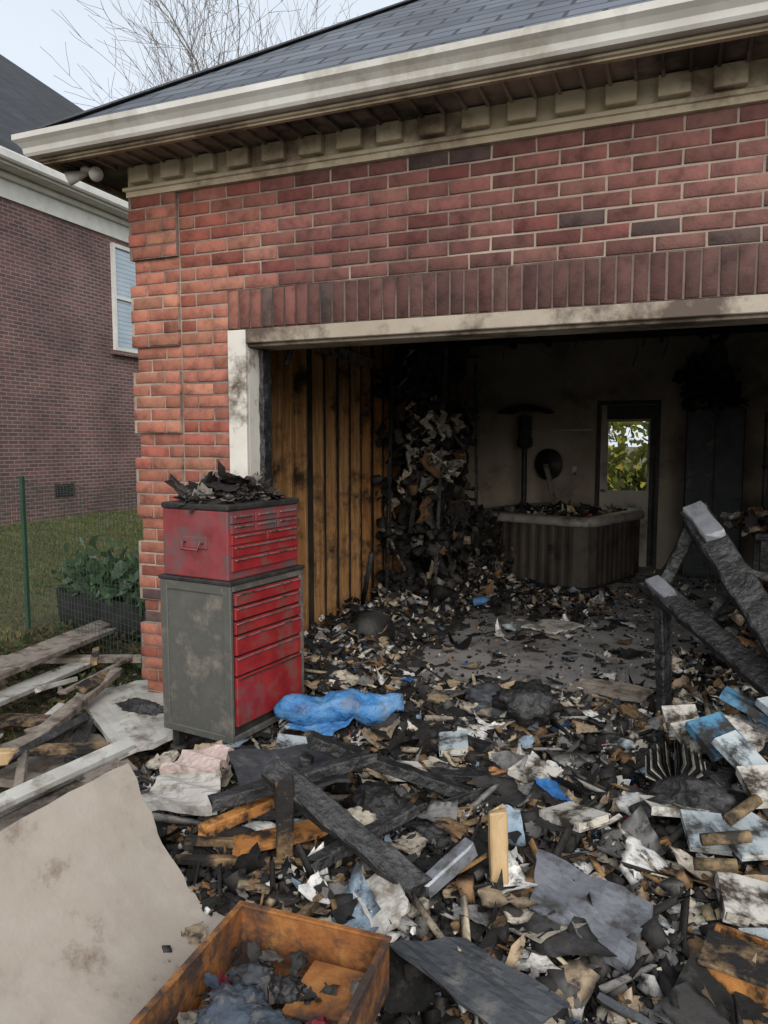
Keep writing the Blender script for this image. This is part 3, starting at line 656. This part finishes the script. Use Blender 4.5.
plank('leg_upper',(.09,4.22,1.18),(-.08,4.2,.76),.10,.07,m_char,rag=.16,parent=AF)
plank('leg_lower',(-.07,4.18,.80),(-.03,4.15,.02),.085,.06,m_char,rag=.16,parent=AF)
plank('mid_rail',(-.12,4.2,.80),(.86,3.1,.22),.12,.065,m_char,rag=.12,parent=AF,roll=.5)
plank('back_leg',(.1,4.26,1.14),(.75,4.6,.1),.09,.05,m_char,rag=.16,parent=AF)
plank('cross_bar',(.28,3.92,.90),(.12,4.0,.62),.07,.04,m_char,rag=.16,parent=AF)
plank('cross_bar',(.16,4.1,.95),(.7,4.35,.8),.08,.04,m_char,rag=.16,parent=AF)
plank('metal_cap',(.07,4.16,1.215),(.17,4.02,1.095),.11,.06,m_silver,parent=AF,roll=.5,rag=.08)
plank('metal_strap',(-.11,4.15,.82),(-.03,4.06,.77),.085,.05,m_silver,parent=AF,roll=.5,rag=.08)
def lump(nm,c,r,m,amp=.35,parent=None):
    bm=bmesh.new();bmesh.ops.create_icosphere(bm,subdivisions=4,radius=1)
    sd=random.uniform(0,50)
    for v_ in bm.verts:
        p=v_.co.copy();k=float(fbm(p.x*2.2+sd,p.y*2.2+p.z*1.7+sd,1,4))-.5;k2=abs(float(fbm(p.x*5+sd,p.z*5-p.y*3,4,3))-.5)
        v_.co=Vector((p.x*r[0],p.y*r[1],p.z*r[2]))*(1+amp*2*k-amp*2*k2)
    me=bpy.data.meshes.new(nm);bm.to_mesh(me);bm.free();o=link(nm,me,m,parent,True);o.location=c;return o
TR=E('rusty_tray',(-.85,1.37,.16),math.radians(2))
hx,hy,d_=.215,.27,.14
box('bottom',(-hx,-hy,0),(hx,hy,.004),m_rust,TR)
for lo,hi,mt in(((-hx,hy-.006,.0045),(hx,hy,d_),m_rust),((-hx,-hy,.0045),(hx,-hy+.006,d_),m_rust),((-hx,-hy+.0065,.0045),(-hx+.006,hy-.0065,d_),m_rust),((hx-.006,-hy+.0065,.0045),(hx,hy-.0065,d_),m_rust)): box('wall',lo,hi,mt,TR)
for lo,hi in(((-hx-.006,hy-.012,d_+.0005),(hx+.006,hy+.006,d_+.008)),((-hx-.006,-hy-.006,d_+.0005),(hx+.006,-hy+.012,d_+.008)),((-hx-.006,-hy+.0125,d_+.0005),(-hx+.012,hy-.0125,d_+.008)),((hx-.012,-hy+.0125,d_+.0005),(hx+.006,hy-.0125,d_+.008))): box('rim',lo,hi,m_rust,TR,bev=.002)
box('inner_plate',(.02,.05,.05),(.2,.24,.058),m_rust,TR)
for c_,r_,mt in(((-.08,.02,.06),(.10,.08,.045),m_clothb),((.03,-.04,.06),(.08,.09,.05),m_clothb),((.11,-.09,.06),(.08,.07,.045),m_clothr),((-.12,-.12,.05),(.06,.07,.035),m_char),((.0,.12,.06),(.05,.04,.03),m_char),((-.1,.14,.05),(.07,.05,.03),m_slate),((.14,.0,.065),(.055,.06,.04),m_clothr),((-.05,-.2,.05),(.08,.05,.03),m_clothb)):
    lump('cloth_wad',c_,r_,mt,.45,TR)
N=130;x=rng.uniform(-hx+.03,hx-.03,N);y=rng.uniform(-hy+.03,hy-.05,N)
pc=np.array([(.04,.038,.036),(.09,.085,.08),(.05,.07,.10),(.16,.02,.035),(.2,.18,.15),(.4,.33,.25),(.02,.02,.02)])
ci=rng.choice(7,N,p=[.28,.22,.12,.05,.13,.08,.12])
merge('tray_contents',[grid_sheet(N,x,y,.02+.05*rng.random(N),rng.uniform(.015,.06,N),pc[ci],g=6,curl=.5,tilt=.3,edge=.2),chunks(N,x,y,.02+.05*rng.random(N),rng.uniform(.01,.03,N),pc[ci])],m_deb,TR)
pts=[Vector((-1.76,3.0,.27)).lerp(Vector((-1.22,3.30,.28)),i/24)+Vector((0,0,.015*math.sin(i*.6))) for i in range(25)]
rad=[.03+.045*min(1,i/4)*min(1,(24-i)/6)*(1+.12*math.sin(i*1.1)) for i in range(25)]
tb=tube('blue_tarp_bundle',pts,rad,m_blue,n=36)
for vv in tb.data.vertices:
    c_=vv.co; k=float(fbm(c_.x*14,c_.y*14+c_.z*17,2))-.5;k2=abs(float(fbm(c_.x*30+c_.y*9,c_.z*40,6))-.5); vv.co+=Vector((0,-.01,.06))*k+Vector((.01,-.03,.03))*k2
slab('blue_tarp_flap',[(-1.70,2.95,.22),(-1.62,3.1,.26),(-1.40,3.16,.25),(-1.46,3.0,.21)],m_blue,.006,.012)
def book(c,rz,rx,sx,sy,t,mc,nm='burnt_book'):
    e=E(nm,c,rz);e.rotation_euler=(rx,random.uniform(-.15,.15),rz)
    box('pages',(-sx/2+.004,-sy/2+.004,.003),(sx/2-.004,sy/2-.004,t-.003),m_page,e,bev=.002)
    box('cover_back',(-sx/2,-sy/2,0),(sx/2,sy/2,.0028),mc,e);box('cover_front',(-sx/2,-sy/2,t-.0028),(sx/2,sy/2,t),mc,e);box('spine',(-sx/2-.003,-sy/2,0),(-sx/2-.0002,sy/2,t),mc,e)
for k,(x,y,z,rz,rx,mi) in enumerate([(.17,3.15,.38,.7,.5,1),(.24,3.0,.38,.9,.55,0),(.10,3.25,.33,.5,.35,2),(.12,2.58,.26,.2,.25,0),(.24,2.52,.29,.5,.1,0),(.3,2.62,.26,1.1,.2,0),(.02,2.75,.24,2.,.1,2),(.33,2.85,.33,.3,.3,2),(-.5,2.9,.22,1.2,.1,2),(-.9,3.1,.2,.3,.1,0),(.22,2.3,.2,.1,.1,2),(-1.0,2.7,.22,2.3,.2,2),(.45,3.4,.42,.6,.3,0),(-1.5,2.7,.22,.4,.1,0),(.28,2.1,.18,.2,.1,0),(-.3,2.55,.24,.9,-.2,2),(.3,3.5,.4,1.4,.4,1),(.05,3.5,.3,.2,.5,2)]):
    book((x,y,z),rz,rx,random.uniform(.12,.17),random.uniform(.16,.22),random.uniform(.02,.04),m_cov[mi])
FB=E('fanned_open_book',(.02,2.95,.27))
for k in range(26):
    a=-1.2+2.4*k/25
    M('leaf',[(0,-.09,0),(0,.09,0),(.12*math.sin(a),.09,.12*math.cos(a)),(.12*math.sin(a)+.01,-.09,.12*math.cos(a)-.01)],[(0,1,2,3)],m_char if k%3 else m_page,FB)
for a,b in(((.10,2.42,.32),(.24,2.46,.34)),((.18,2.5,.36),(.27,2.60,.40)),((.08,2.36,.27),(.20,2.38,.28))):
    tube('cardboard_tube',[a,b],.019,m_pipe,n=14)
CR=E('scorched_crate',(.27,2.0,.15),math.radians(-12))
box('front',(-.16,-.1,0),(.25,-.085,.09),m_owood,CR,bev=.003);box('back',(-.16,.085,0),(.25,.1,.09),m_owood,CR,bev=.003)
box('left_end',(-.16,-.0845,0),(-.145,.0845,.09),m_owood,CR,bev=.003);box('lid',(-.17,-.11,.0905),(.2,.04,.103),m_char2,CR,bev=.003);box('floor',(-.144,-.084,.002),(.25,.084,.01),m_char,CR)
tube('burnt_wheel',[(-2.16,5.02,.16),(-2.02,4.92,.17)],.155,m_blk,n=22)
tube('hand_truck_axle',[(-2.3,5.3,.3),(-2.1,5.0,.75)],.02,m_blk,n=8)
for (x,y,z,s) in((-1.9,4.2,.15,.05),(-1.2,5.9,.06,.05),(-1.75,6.6,.09,.07),(-.2,3.3,.25,.04)):
    o_=lathe('plastic_bottle',[(0,0),(s*.5,0),(s*.55,s*.2),(s*.55,s*1.6),(s*.2,s*2),(s*.2,s*2.3),(0,s*2.3)],(0,0,0),random.choice([m_foam,m_blue,m_cov[0]]),n=14);o_.location=(x,y,z);o_.rotation_euler=(1.4,0,random.uniform(0,6))
lump('charred_bag',(-.68,3.62,.25),(.16,.13,.11),m_char)
lump('charred_bag',(-.9,3.75,.22),(.13,.1,.07),m_slate)
lump('charred_bag',(.1,2.85,.26),(.15,.12,.09),m_char)
lump('charred_bag',(-1.75,2.72,.12),(.13,.1,.09),m_char)
lump('charred_bag',(-1.0,2.45,.2),(.12,.1,.09),m_char)
lump('charred_bag',(-2.62,3.1,.14),(.16,.06,.05),m_char)
for k in range(16):
    x=random.uniform(-1.7,.6);y=random.uniform(1.7,4.0)
    s=random.uniform(.03,.08);lump('melted_lump',(x,y,float(D(x,y))+.02),(s*1.4,s,s*.6),random.choice([m_char,m_char,m_slate,m_gray,m_foam,m_char2]),amp=.4)

# ------------------------------------------------------------------ interior items
HT=E('hot_tub',(TUBC[0],TUBC[1],0),math.radians(-20))
def rr(hx,hy,r,n=10):
    pts=[]
    for cx,cy_,a0 in((hx-r,hy-r,0),(-hx+r,hy-r,90),(-hx+r,-hy+r,180),(hx-r,-hy+r,270)):
        for k in range(n+1):
            a=math.radians(a0+90*k/n);pts.append((cx+r*math.cos(a),cy_+r*math.sin(a)))
    return pts
def dens(pts,s):
    o=[]
    for i,(x,y) in enumerate(pts):
        x2,y2=pts[(i+1)%len(pts)];L=math.hypot(x2-x,y2-y);k=max(1,int(L/s))
        for j in range(k): o.append((x+(x2-x)*j/k,y+(y2-y)*j/k))
    return o
pp=dens(rr(TUBH,TUBH,.2,8),.03);n=len(pp);v=[];f=[]
for z in(.06,.70):
    for i,(x,y) in enumerate(pp):
        L=math.hypot(x,y);o_=.012 if (i//2)%2 else 0
        v.append((x*(1-o_/L),y*(1-o_/L),z))
for i in range(n): f.append((i,(i+1)%n,(i+1)%n+n,i+n))
M('skirt',v,f,m_tub,HT)
prof=[(0.0,.70),(.035,.70),(.045,.73),(.04,.775),(.0,.80),(-.12,.795),(-.17,.76),(-.2,.66)]
v=[];f=[];n=len(rr(TUBH,TUBH,.2,8))
for o_,z in prof:
    hx_=TUBH+o_;v+= [(x,y,z) for x,y in rr(hx_,hx_,max(.2+o_,.05),8)]
for j in range(len(prof)-1):
    for i in range(n): a=j*n+i;b=j*n+(i+1)%n;f.append((a,b,b+n,a+n))
M('shell_rim',v,f,m_rim,HT,True)
N=400;q_=TUBH-.17;x=rng.uniform(-q_,q_,N);y=rng.uniform(-q_,q_,N)
merge('tub_debris',[grid_sheet(N,x,y,.69+.12*fbm(x*4,y*4,2)+.04*rng.random(N),rng.uniform(.04,.14,N),pick(x,y),g=4)],m_deb,HT)
box('fill',(-q_,-q_,.3),(q_,q_,.69),m_char,HT);box('base',(-q_-.1,-q_-.1,0),(q_+.1,q_+.1,.06),m_blk,HT)
PH=E('patio_heater',(-1.86,9.5,0))
lathe('base',[(0,0),(.23,0),(.23,.05),(.2,.08),(.2,.75),(.05,.8),(0,.8)],(0,0,0),m_blk,PH)
lathe('pole',[(.035,.78),(.035,1.55)],(0,0,0),m_blk,PH,12)
lathe('burner',[(.05,1.5),(.1,1.53),(.1,1.62),(.085,1.64),(.085,1.88),(.1,1.9),(.02,1.93)],(0,0,0),m_blk,PH)
lathe('hood',[(.36,1.95),(.37,1.955),(.26,2.01),(.1,2.05),(.0,2.06)],(0,0,0),m_blk,PH,32)
tube('metal_disc',[(-1.58,9.6,1.3),(-1.56,9.64,1.3)],.2,m_blk,n=28)
tube('steel_pipe',[(-1.95,9.76,1.72),(-1.05,9.76,1.74)],.012,m_white,n=8)
plank('leaning_board',(-1.4,9.3,.7),(-1.6,9.55,1.3),.07,.02,m_gray)
SH=E('burnt_shelving')
for (x,y) in((-2.5,6.3),(-2.05,6.35),(-2.5,8.1),(-2.0,7.7)):
    plank('upright',(x,y,0),(x+random.uniform(-.05,.1),y+random.uniform(-.06,.06),2.7 if x<-2.3 else 2.4),.035,.035,m_char,rag=.25,parent=SH)
for k,(z,tl) in enumerate(((.55,.0),(1.05,.08),(1.5,-.1),(1.95,.12),(2.4,-.06))):
    plank('shelf_edge',(-2.05+random.uniform(-.08,.08),6.3,z+tl),(-2.0,7.6,z-tl),.05,.03,m_char,rag=.3,parent=SH)
    plank('shelf_board',(-2.3,6.35,z+tl),(-2.3,7.6,z-tl),.42,.02,m_char,rag=.15,parent=SH)
DK=np.array([(.016,.015,.014),(.03,.028,.027),(.06,.055,.05),(.22,.2,.18),(.30,.24,.17),(.14,.08,.04)])
def rack(N):
    k=rng.choice(5,N,p=[.32,.22,.17,.16,.13]);z=np.array([.12,.60,1.08,1.55,2.0])[k]+.22*rng.random(N)**1.8
    y=6.25+rng.random(N)*(.7+1.1*(1-z/2.6));x=-2.6+rng.random(N)*(.3+.4*(1-z/2.6)+.2*(k%2));return x,y,z
N=800;x,y,z=rack(N);g1=grid_sheet(N,x,y,z,rng.uniform(.03,.12,N),DK[rng.choice(6,N,p=[.40,.26,.17,.07,.06,.04])],g=5,curl=.6,tilt=.5,edge=.4)
N=700;x,y,z=rack(N);g3=chunks(N,x,y,z,rng.uniform(.03,.13,N),DK[rng.choice(6,N,p=[.5,.25,.15,.04,.03,.03])])
N=90;y=rng.uniform(6.2,7.3,N);z=rng.choice([2.4,1.95,1.5,1.05,.6],N)+rng.normal(0,.05,N);x=-2.5+rng.random(N)*.55
g2=curtains(N,x,y,z,rng.uniform(.03,.13,N),rng.uniform(.10,.42,N),DK[rng.choice(6,N,p=[.36,.24,.16,.12,.08,.04])])
N=60;z=rng.uniform(1.1,2.0,N);y=rng.uniform(6.1,6.8,N);x=-2.1+rng.normal(0,.12,N)
g5=curtains(N,x,y,z,rng.uniform(.03,.10,N),rng.uniform(.06,.22,N),np.array([(.42,.39,.34),(.46,.38,.28),(.26,.24,.2)])[rng.integers(0,3,N)])
N=800;t_=rng.random(N);y=7.4+.8*t_+rng.normal(0,.15,N);x=-2.35+.5*t_+rng.normal(0,.12,N);z=(1.3-.95*t_)*rng.random(N)**.7
g4=grid_sheet(N,x,y,z,rng.uniform(.04,.13,N),DK[rng.choice(6,N,p=[.36,.24,.16,.08,.08,.08])],g=5,curl=.6,tilt=.6,edge=.4)
merge('hanging_burnt_goods',[g1,g2,g3,g4,g5],m_deb,SH)
for k in range(12):
    a=Vector((random.uniform(-2.55,-2.1),random.uniform(6.2,7.4),random.uniform(.4,2.5)));b=a+Vector((random.uniform(-.1,.4),random.uniform(-.1,.5),random.uniform(-.7,.2)))
    plank('fallen_slat',a,b,.05,.03,[m_char,m_char2,m_char,m_gray][k%4],rag=.2,parent=SH)
LC=E('burnt_storage_cabinet',(.05,9.3,0))
box('body',(0,.02,0),(.62,.45,1.98),m_blk,LC,bev=.01);box('door_left',(.01,0,.05),(.305,.02,1.95),m_slate,LC,bev=.005);box('door_right',(.315,0,.05),(.61,.02,1.95),m_slate,LC,bev=.005);box('handle',(.28,-.02,.95),(.295,0,1.15),m_blk,LC)
def heap(nm,c,R,N,s0,s1,p):
    t=rng.normal(0,.4,(N,3));ci=rng.choice(6,N,p=p)
    return merge(nm,[grid_sheet(N,c[0]+t[:,0]*R[0],c[1]+t[:,1]*R[1],c[2]+np.abs(t[:,2])*R[2],rng.uniform(s0,s1,N),DK[ci],g=6,curl=.5,tilt=.5,edge=.4),
        chunks(N,c[0]+t[:,0]*R[0],c[1]+t[:,1]*R[1],c[2]+np.abs(t[:,2])*R[2],rng.uniform(s0,s1,N)*.6,DK[ci])],m_deb)
heap('burnt_goods_heap',(.3,9.4,1.98),(.3,.2,.4),150,.06,.22,[.5,.3,.1,.05,.03,.02])
SR=E('wire_shelving',(.85,8.6,0))
for x in(0,.9):
    for y in(0,.45): box('post',(x-.012,y-.012,0),(x+.012,y+.012,1.9),m_blk,SR)
for z in(.35,.85,1.3,1.8): box('shelf',(-.02,-.02,z),(.92,.47,z+.02),m_blk,SR)
for z in(.37,.87,1.32):
    x=.03
    while x<.8:
        w=random.uniform(.1,.22);hh=random.uniform(.1,.3);box('carton',(x,.03,z+.001),(x+w,.4,z+hh),random.choice([m_char2,m_cov[0],m_cov[2],m_pine,m_blk]),SR,bev=.006);x+=w+.02
WB=E('burnt_workbench',(.55,6.3,0))
box('top',(0,0,.82),(1.6,.7,.87),m_char,WB,bev=.006)
for x in(.05,1.48):
    for y in(.05,.6): box('leg',(x,y,0),(x+.07,y+.07,.82),m_char,WB)
box('lower_shelf',(.05,.05,.25),(1.5,.65,.28),m_char,WB)
heap('burnt_goods_heap',(1.0,6.6,.88),(.7,.3,.2),240,.04,.16,[.25,.18,.15,.15,.2,.07])
heap('burnt_goods_heap',(.75,5.5,.05),(.5,.5,.5),300,.05,.2,[.35,.25,.15,.08,.1,.07])
box('wall_outlet',(-1.31,YB-.012,1.15),(-1.24,YB-.001,1.27),m_cov[2],None,bev=.003)
for k in range(9):
    x=random.uniform(-1.5,1.2);y=random.uniform(6,9.3);l=random.uniform(.15,.55)
    tube('hanging_wire',[(x,y,2.855),(x+.02,y,2.8-l*.5),(x-.03,y+.04,2.8-l)],.006,m_blk,n=5)
heap('hanging_burnt_fixture',(.25,8.6,2.05),(.22,.2,.55),90,.06,.2,[.6,.3,.1,0,0,0])
tube('fixture_cable',[(.25,8.6,2.2),(.25,8.6,2.855)],.012,m_blk,n=6)
tube('door_track',[(-2.1,3.75,2.0),(-2.1,3.95,2.3),(-2.1,4.3,2.42),(-2.1,6.3,2.45)],.018,m_blk,n=6)

# ------------------------------------------------------------------ neighbour house
NH=E('brick_house')
nx_=-10.6;ny0,ny1=-6,26.3;nz=6.05
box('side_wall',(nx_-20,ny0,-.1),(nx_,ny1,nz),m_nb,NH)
box('frieze',(nx_+.002,ny0,nz-.42),(nx_+.05,ny1,nz-.02),m_white,NH);box('frieze_mould',(nx_+.052,ny0,nz-.12),(nx_+.14,ny1,nz-.02),m_white,NH,bev=.02)
box('soffit',(nx_+.002,ny0-.4,nz-.015),(nx_+.42,ny1+.4,nz+.02),m_white,NH)
box('gutter',(nx_+.36,ny0-.4,nz+.021),(nx_+.52,ny1+.4,nz+.19),m_white,NH,bev=.03)
ex=nx_+.4;zb=nz+.2;hh=10.4;ya,yb_=ny0-.4,ny1+.4;q=.76
R=M('roof',[(ex,ya,zb),(ex,yb_,zb),(ex-2*hh,yb_,zb),(ex-2*hh,ya,zb),(ex-hh,ya+hh,zb+q*hh),(ex-hh,yb_-hh,zb+q*hh)],[(0,1,5,4),(1,2,5),(2,3,4,5),(3,0,4)],m_shin2,NH);uvroof(R)
def nwin(y0,y1,z0,z1):
    box('window_glass',(nx_+.003,y0,z0),(nx_+.02,y1,z1),m_wglass,NH)
    for lo,hi in(((y0-.07,z0-.07),(y0,z1+.07)),((y1,z0-.07),(y1+.07,z1+.07)),((y0,z1),(y1,z1+.07)),((y0,z0-.07),(y1,z0)),((y0,(z0+z1)/2-.025),(y1,(z0+z1)/2+.025))):
        box('window_frame',(nx_+.002,lo[0]+.001,lo[1]),(nx_+.07,hi[0]-.001,hi[1]),m_white,NH)
    for k in range(22):
        z=z0+.03+(z1-z0-.05)*k/22
        box('blind_slat',(nx_+.021,y0+.01,z),(nx_+.026,y1-.01,z+.07),m_wglass,NH)
    box('sill',(nx_+.002,y0-.15,z0-.16),(nx_+.1,y1+.15,z0-.072),m_nb,NH)
nwin(12.0,13.4,3.5,5.45);nwin(5,6.2,3.5,5.4);nwin(20,21.4,3.5,5.4)
box('foundation_vent',(nx_+.002,10.3,.6),(nx_+.02,10.75,.82),m_blk,NH)
for k in range(5): box('vent_louver',(nx_+.021,10.31,.62+k*.04),(nx_+.035,10.74,.633+k*.04),m_slate,NH)

# ------------------------------------------------------------------ fence, planters, plants
FN=E('wire_fence')
def wires(name,a,b,z0,z1,parent,sx=.05,sz=.05,r=.0019):
    a=Vector(a);b=Vector(b);L=(b-a).length;n=int(L/sx);v=[];f=[]
    def seg(p,q):
        d=(q-p).normalized();u=d.cross(Vector((.3,.5,.8))).normalized()*r;w=d.cross(u);k=len(v)
        for P_ in(p,q): v.extend([P_+u,P_-u*.5+w*.87,P_-u*.5-w*.87])
        f.extend([(k,k+1,k+4,k+3),(k+1,k+2,k+5,k+4),(k+2,k,k+3,k+5)])
    for i in range(n+1):
        p=a.lerp(b,i/n);seg(Vector((p.x,p.y,z0)),Vector((p.x,p.y,z1)))
    k=int((z1-z0)/sz)
    for j in range(k+1):
        z=z0+(z1-z0)*j/k
        for i in range(6):
            seg(Vector((*a.lerp(b,i/6).xy,z+.008*math.sin(i*2+j))),Vector((*a.lerp(b,(i+1)/6).xy,z+.008*math.sin((i+1)*2+j))))
    M(name,v,f,m_wire,parent)
wires('mesh_a',(-4.9,4.43,0),(-2.86,3.72,0),.02,1.25,FN);wires('mesh_b',(-9.5,6.0,0),(-4.9,4.43,0),.02,1.25,FN)
for (x,y) in((-4.9,4.43),(-2.9,3.73),(-7.2,5.2)): box('post',(x-.014,y-.014,-.1),(x+.014,y+.014,1.3),m_post,FN)
PL=E('fabric_planter')
for (x,y) in((-4.75,5.0),(-4.15,4.85),(-3.55,4.65)):
    lathe('bag',[(0,-.03),(.26,-.03),(.29,.12),(.3,.3),(.27,.31),(.26,.26),(0,.25)],(x,y,0),m_planter,PL,20)
def leaves(name,N,fx,cols,s0,s1,mat,parent=None,tilt=.9,asp=(.35,.6)):
    x,y,z=fx(N);return merge(name,[grid_sheet(N,x,y,z,rng.uniform(s0,s1,N),np.array(cols)[rng.integers(0,len(cols),N)],g=3,curl=.5,tilt=tilt,edge=0,jit=.05,aspect=asp,crumple=.03)],mat,parent)
def pf(N):
    t=rng.random(N);x=-4.95+1.65*t+rng.normal(0,.06,N);y=5.05-.42*t+rng.normal(0,.13,N);z=.3+np.abs(rng.normal(0,.12,N))*(.6+.8*fbm(x*5,y*5,4));return x,y,z
leaves('leafy_plant',1700,pf,[(.07,.13,.06),(.10,.18,.09),(.05,.09,.04),(.18,.24,.17)],.05,.13,m_leaf)
def wf(N):
    x=rng.uniform(-4.9,-2.9,N);y=rng.uniform(3.4,4.7,N);z=.0+np.abs(rng.normal(0,.04,N));return x,y,z
leaves('weeds',1500,wf,[(.07,.10,.04),(.05,.08,.03),(.16,.12,.06),(.1,.08,.05)],.03,.07,m_leaf)
N=110000;x=rng.uniform(-11.5,-2.9,N);y=rng.uniform(1.5,19,N)
keep=(x>nx_+.05)&(fbm(x*1.2,y*1.2,44)+.25*rng.random(N)>.42);x=x[keep];y=y[keep];N=len(x)
z=gh(x,y);hgt=rng.uniform(.025,.075,N)*(.6+.8*fbm(x*.8,y*.8,3));a=rng.uniform(0,6.28,N);w=.004+.0006*np.abs(y-2);lx=rng.normal(0,.03,N);ly=rng.normal(0,.03,N)
V=np.stack([np.stack([x-w*np.cos(a),y-w*np.sin(a),z],-1),np.stack([x+w*np.cos(a),y+w*np.sin(a),z],-1),np.stack([x+lx,y+ly,z+hgt],-1)],1).reshape(-1,3)
gc=np.array([(.10,.13,.04),(.07,.11,.03),(.15,.15,.06),(.20,.17,.09)])[rng.choice(4,N,p=[.35,.35,.2,.1])]
NP('grass',V,np.arange(3*N).reshape(-1,3),m_grass,None,col=np.repeat(gc,3,0))
N=1500;x=rng.uniform(-4.3,-2.2,N);y=rng.uniform(1.8,4.3,N)
merge('leaf_litter',[grid_sheet(N,x,y,rng.uniform(0,.03,N),rng.uniform(.02,.06,N),np.array([(.13,.09,.05),(.2,.14,.08),(.04,.035,.03),(.45,.42,.36),(.08,.09,.04)])[rng.choice(5,N,p=[.3,.25,.25,.08,.12])],g=3,tilt=.3,edge=.2)],m_deb)

# ------------------------------------------------------------------ trees
def tree(name,base,H,seed,r0=.22,lean=(0,0)):
    rd=random.Random(seed);v=[];f=[]
    def seg(p,q,ra,rb,n):
        d=(q-p).normalized();u=d.cross(Vector((.2,.9,.1)));u.normalize();w=d.cross(u);k=len(v)
        for P_,r in((p,ra),(q,rb)):
            for i in range(n):
                a=2*math.pi*i/n;v.append(P_+r*(math.cos(a)*u+math.sin(a)*w))
        for i in range(n): f.append((k+i,k+(i+1)%n,k+n+(i+1)%n,k+n+i))
    def grow(p,d,L,r,lv):
        n=7 if lv<2 else (4 if lv<4 else 3);st=4 if lv<3 else 3;r=max(r,.010)
        for s in range(st):
            d2=(d+Vector((rd.gauss(0,.13),rd.gauss(0,.13),rd.gauss(0,.08)+.03))).normalized();q=p+d2*L/st;rb=max(.008,r*(.86 if s<st-1 else .78))
            seg(p,q,r,rb,n);p,d,r=q,d2,rb
            if lv<6 and (s>0 or lv>0) and rd.random()<.85:
                ax=Vector((rd.gauss(0,1),rd.gauss(0,1),rd.gauss(0,.4))).cross(d);ax.normalize();dd=(Matrix.Rotation(rd.uniform(.45,.95),3,ax)@d)
                grow(p,(dd+Vector((0,0,.15))).normalized(),L*rd.uniform(.55,.78),r*rd.uniform(.45,.62),lv+1+(1 if lv>3 else 0))
        if lv<6: grow(p,d,L*.72,r,lv+1)
    grow(Vector(base),Vector((lean[0],lean[1],1)).normalized(),H*.30,r0,0)
    return M(name,v,f,m_bark)
tree('bare_tree',(-26.5,34,-.1),34,3,.28)
tree('bare_tree',(-17.2,36,-.1),34,5,.30)
tree('bare_tree',(-2.5,20,-.1),9,12,.12)
def hf(N):
    k=36;cx=rng.uniform(-6,5,k);cy_=rng.uniform(15,19,k);cz=rng.uniform(.3,5,k);i=rng.integers(0,k,N)
    return cx[i]+rng.normal(0,.65,N),cy_[i]+rng.normal(0,.6,N),np.abs(cz[i]+rng.normal(0,.6,N))
leaves('hedge',16000,hf,[(.55,.50,.07),(.36,.42,.07),(.68,.56,.12),(.2,.26,.05),(.3,.34,.07)],.08,.2,m_leaf,asp=(.5,.9))
def hf2(N): return rng.uniform(-14,12,N),rng.uniform(21,24,N),rng.uniform(0,5,N)*rng.random(N)
leaves('distant_shrubs',7000,hf2,[(.18,.2,.05),(.12,.15,.04),(.25,.22,.07)],.15,.4,m_leaf,asp=(.5,.9))

# ------------------------------------------------------------------ light, world, camera: bright thin overcast
el=math.radians(30);az=math.radians(152)
w=bpy.data.worlds.new('World');sc.world=w;w.use_nodes=True;nt=w.node_tree
bg=nt.nodes['Background'];sky=nt.nodes.new('ShaderNodeTexSky');sky.sky_type='NISHITA';sky.sun_disc=False;sky.sun_elevation=el;sky.sun_rotation=az
sky.air_density=1.0;sky.dust_density=2.5;sky.ozone_density=1.0
tc=nt.nodes.new('ShaderNodeTexCoord');nz=nt.nodes.new('ShaderNodeTexNoise');nz.inputs['Scale'].default_value=1.6;nz.inputs['Detail'].default_value=6
nt.links.new(tc.outputs['Generated'],nz.inputs['Vector'])
mr=nt.nodes.new('ShaderNodeMapRange');mr.inputs['From Min'].default_value=.3;mr.inputs['From Max'].default_value=.7;mr.inputs['To Min'].default_value=.6;mr.inputs['To Max'].default_value=.92
nt.links.new(nz.outputs['Fac'],mr.inputs['Value'])
mx=nt.nodes.new('ShaderNodeMix');mx.data_type='RGBA';nt.links.new(mr.outputs[0],mx.inputs[0]);nt.links.new(sky.outputs[0],mx.inputs[6]);mx.inputs[7].default_value=(6.3,6.8,7.3,1)
nt.links.new(mx.outputs[2],bg.inputs['Color']);bg.inputs['Strength'].default_value=.15
sd=bpy.data.lights.new('sun','SUN');sd.energy=3.0;sd.angle=math.radians(55);sd.color=(1,.965,.91)
so=bpy.data.objects.new('sun',sd);COL.objects.link(so)
dr=Vector((math.sin(az)*math.cos(el),math.cos(az)*math.cos(el),math.sin(el)))
so.rotation_euler=dr.to_track_quat('Z','Y').to_euler();so.location=(0,0,20)
cam=bpy.data.cameras.new('camera');co=bpy.data.objects.new('camera',cam);COL.objects.link(co)
cam.sensor_fit='VERTICAL';cam.sensor_height=36;cam.sensor_width=27;cam.lens=26.0;cam.clip_start=.05;cam.clip_end=1500
co.location=(0,0,1.55);co.rotation_euler=(math.radians(84.8),0,math.radians(21.8))
sc.camera=co
sc.view_settings.view_transform='Standard';sc.view_settings.look='None';sc.view_settings.exposure=0
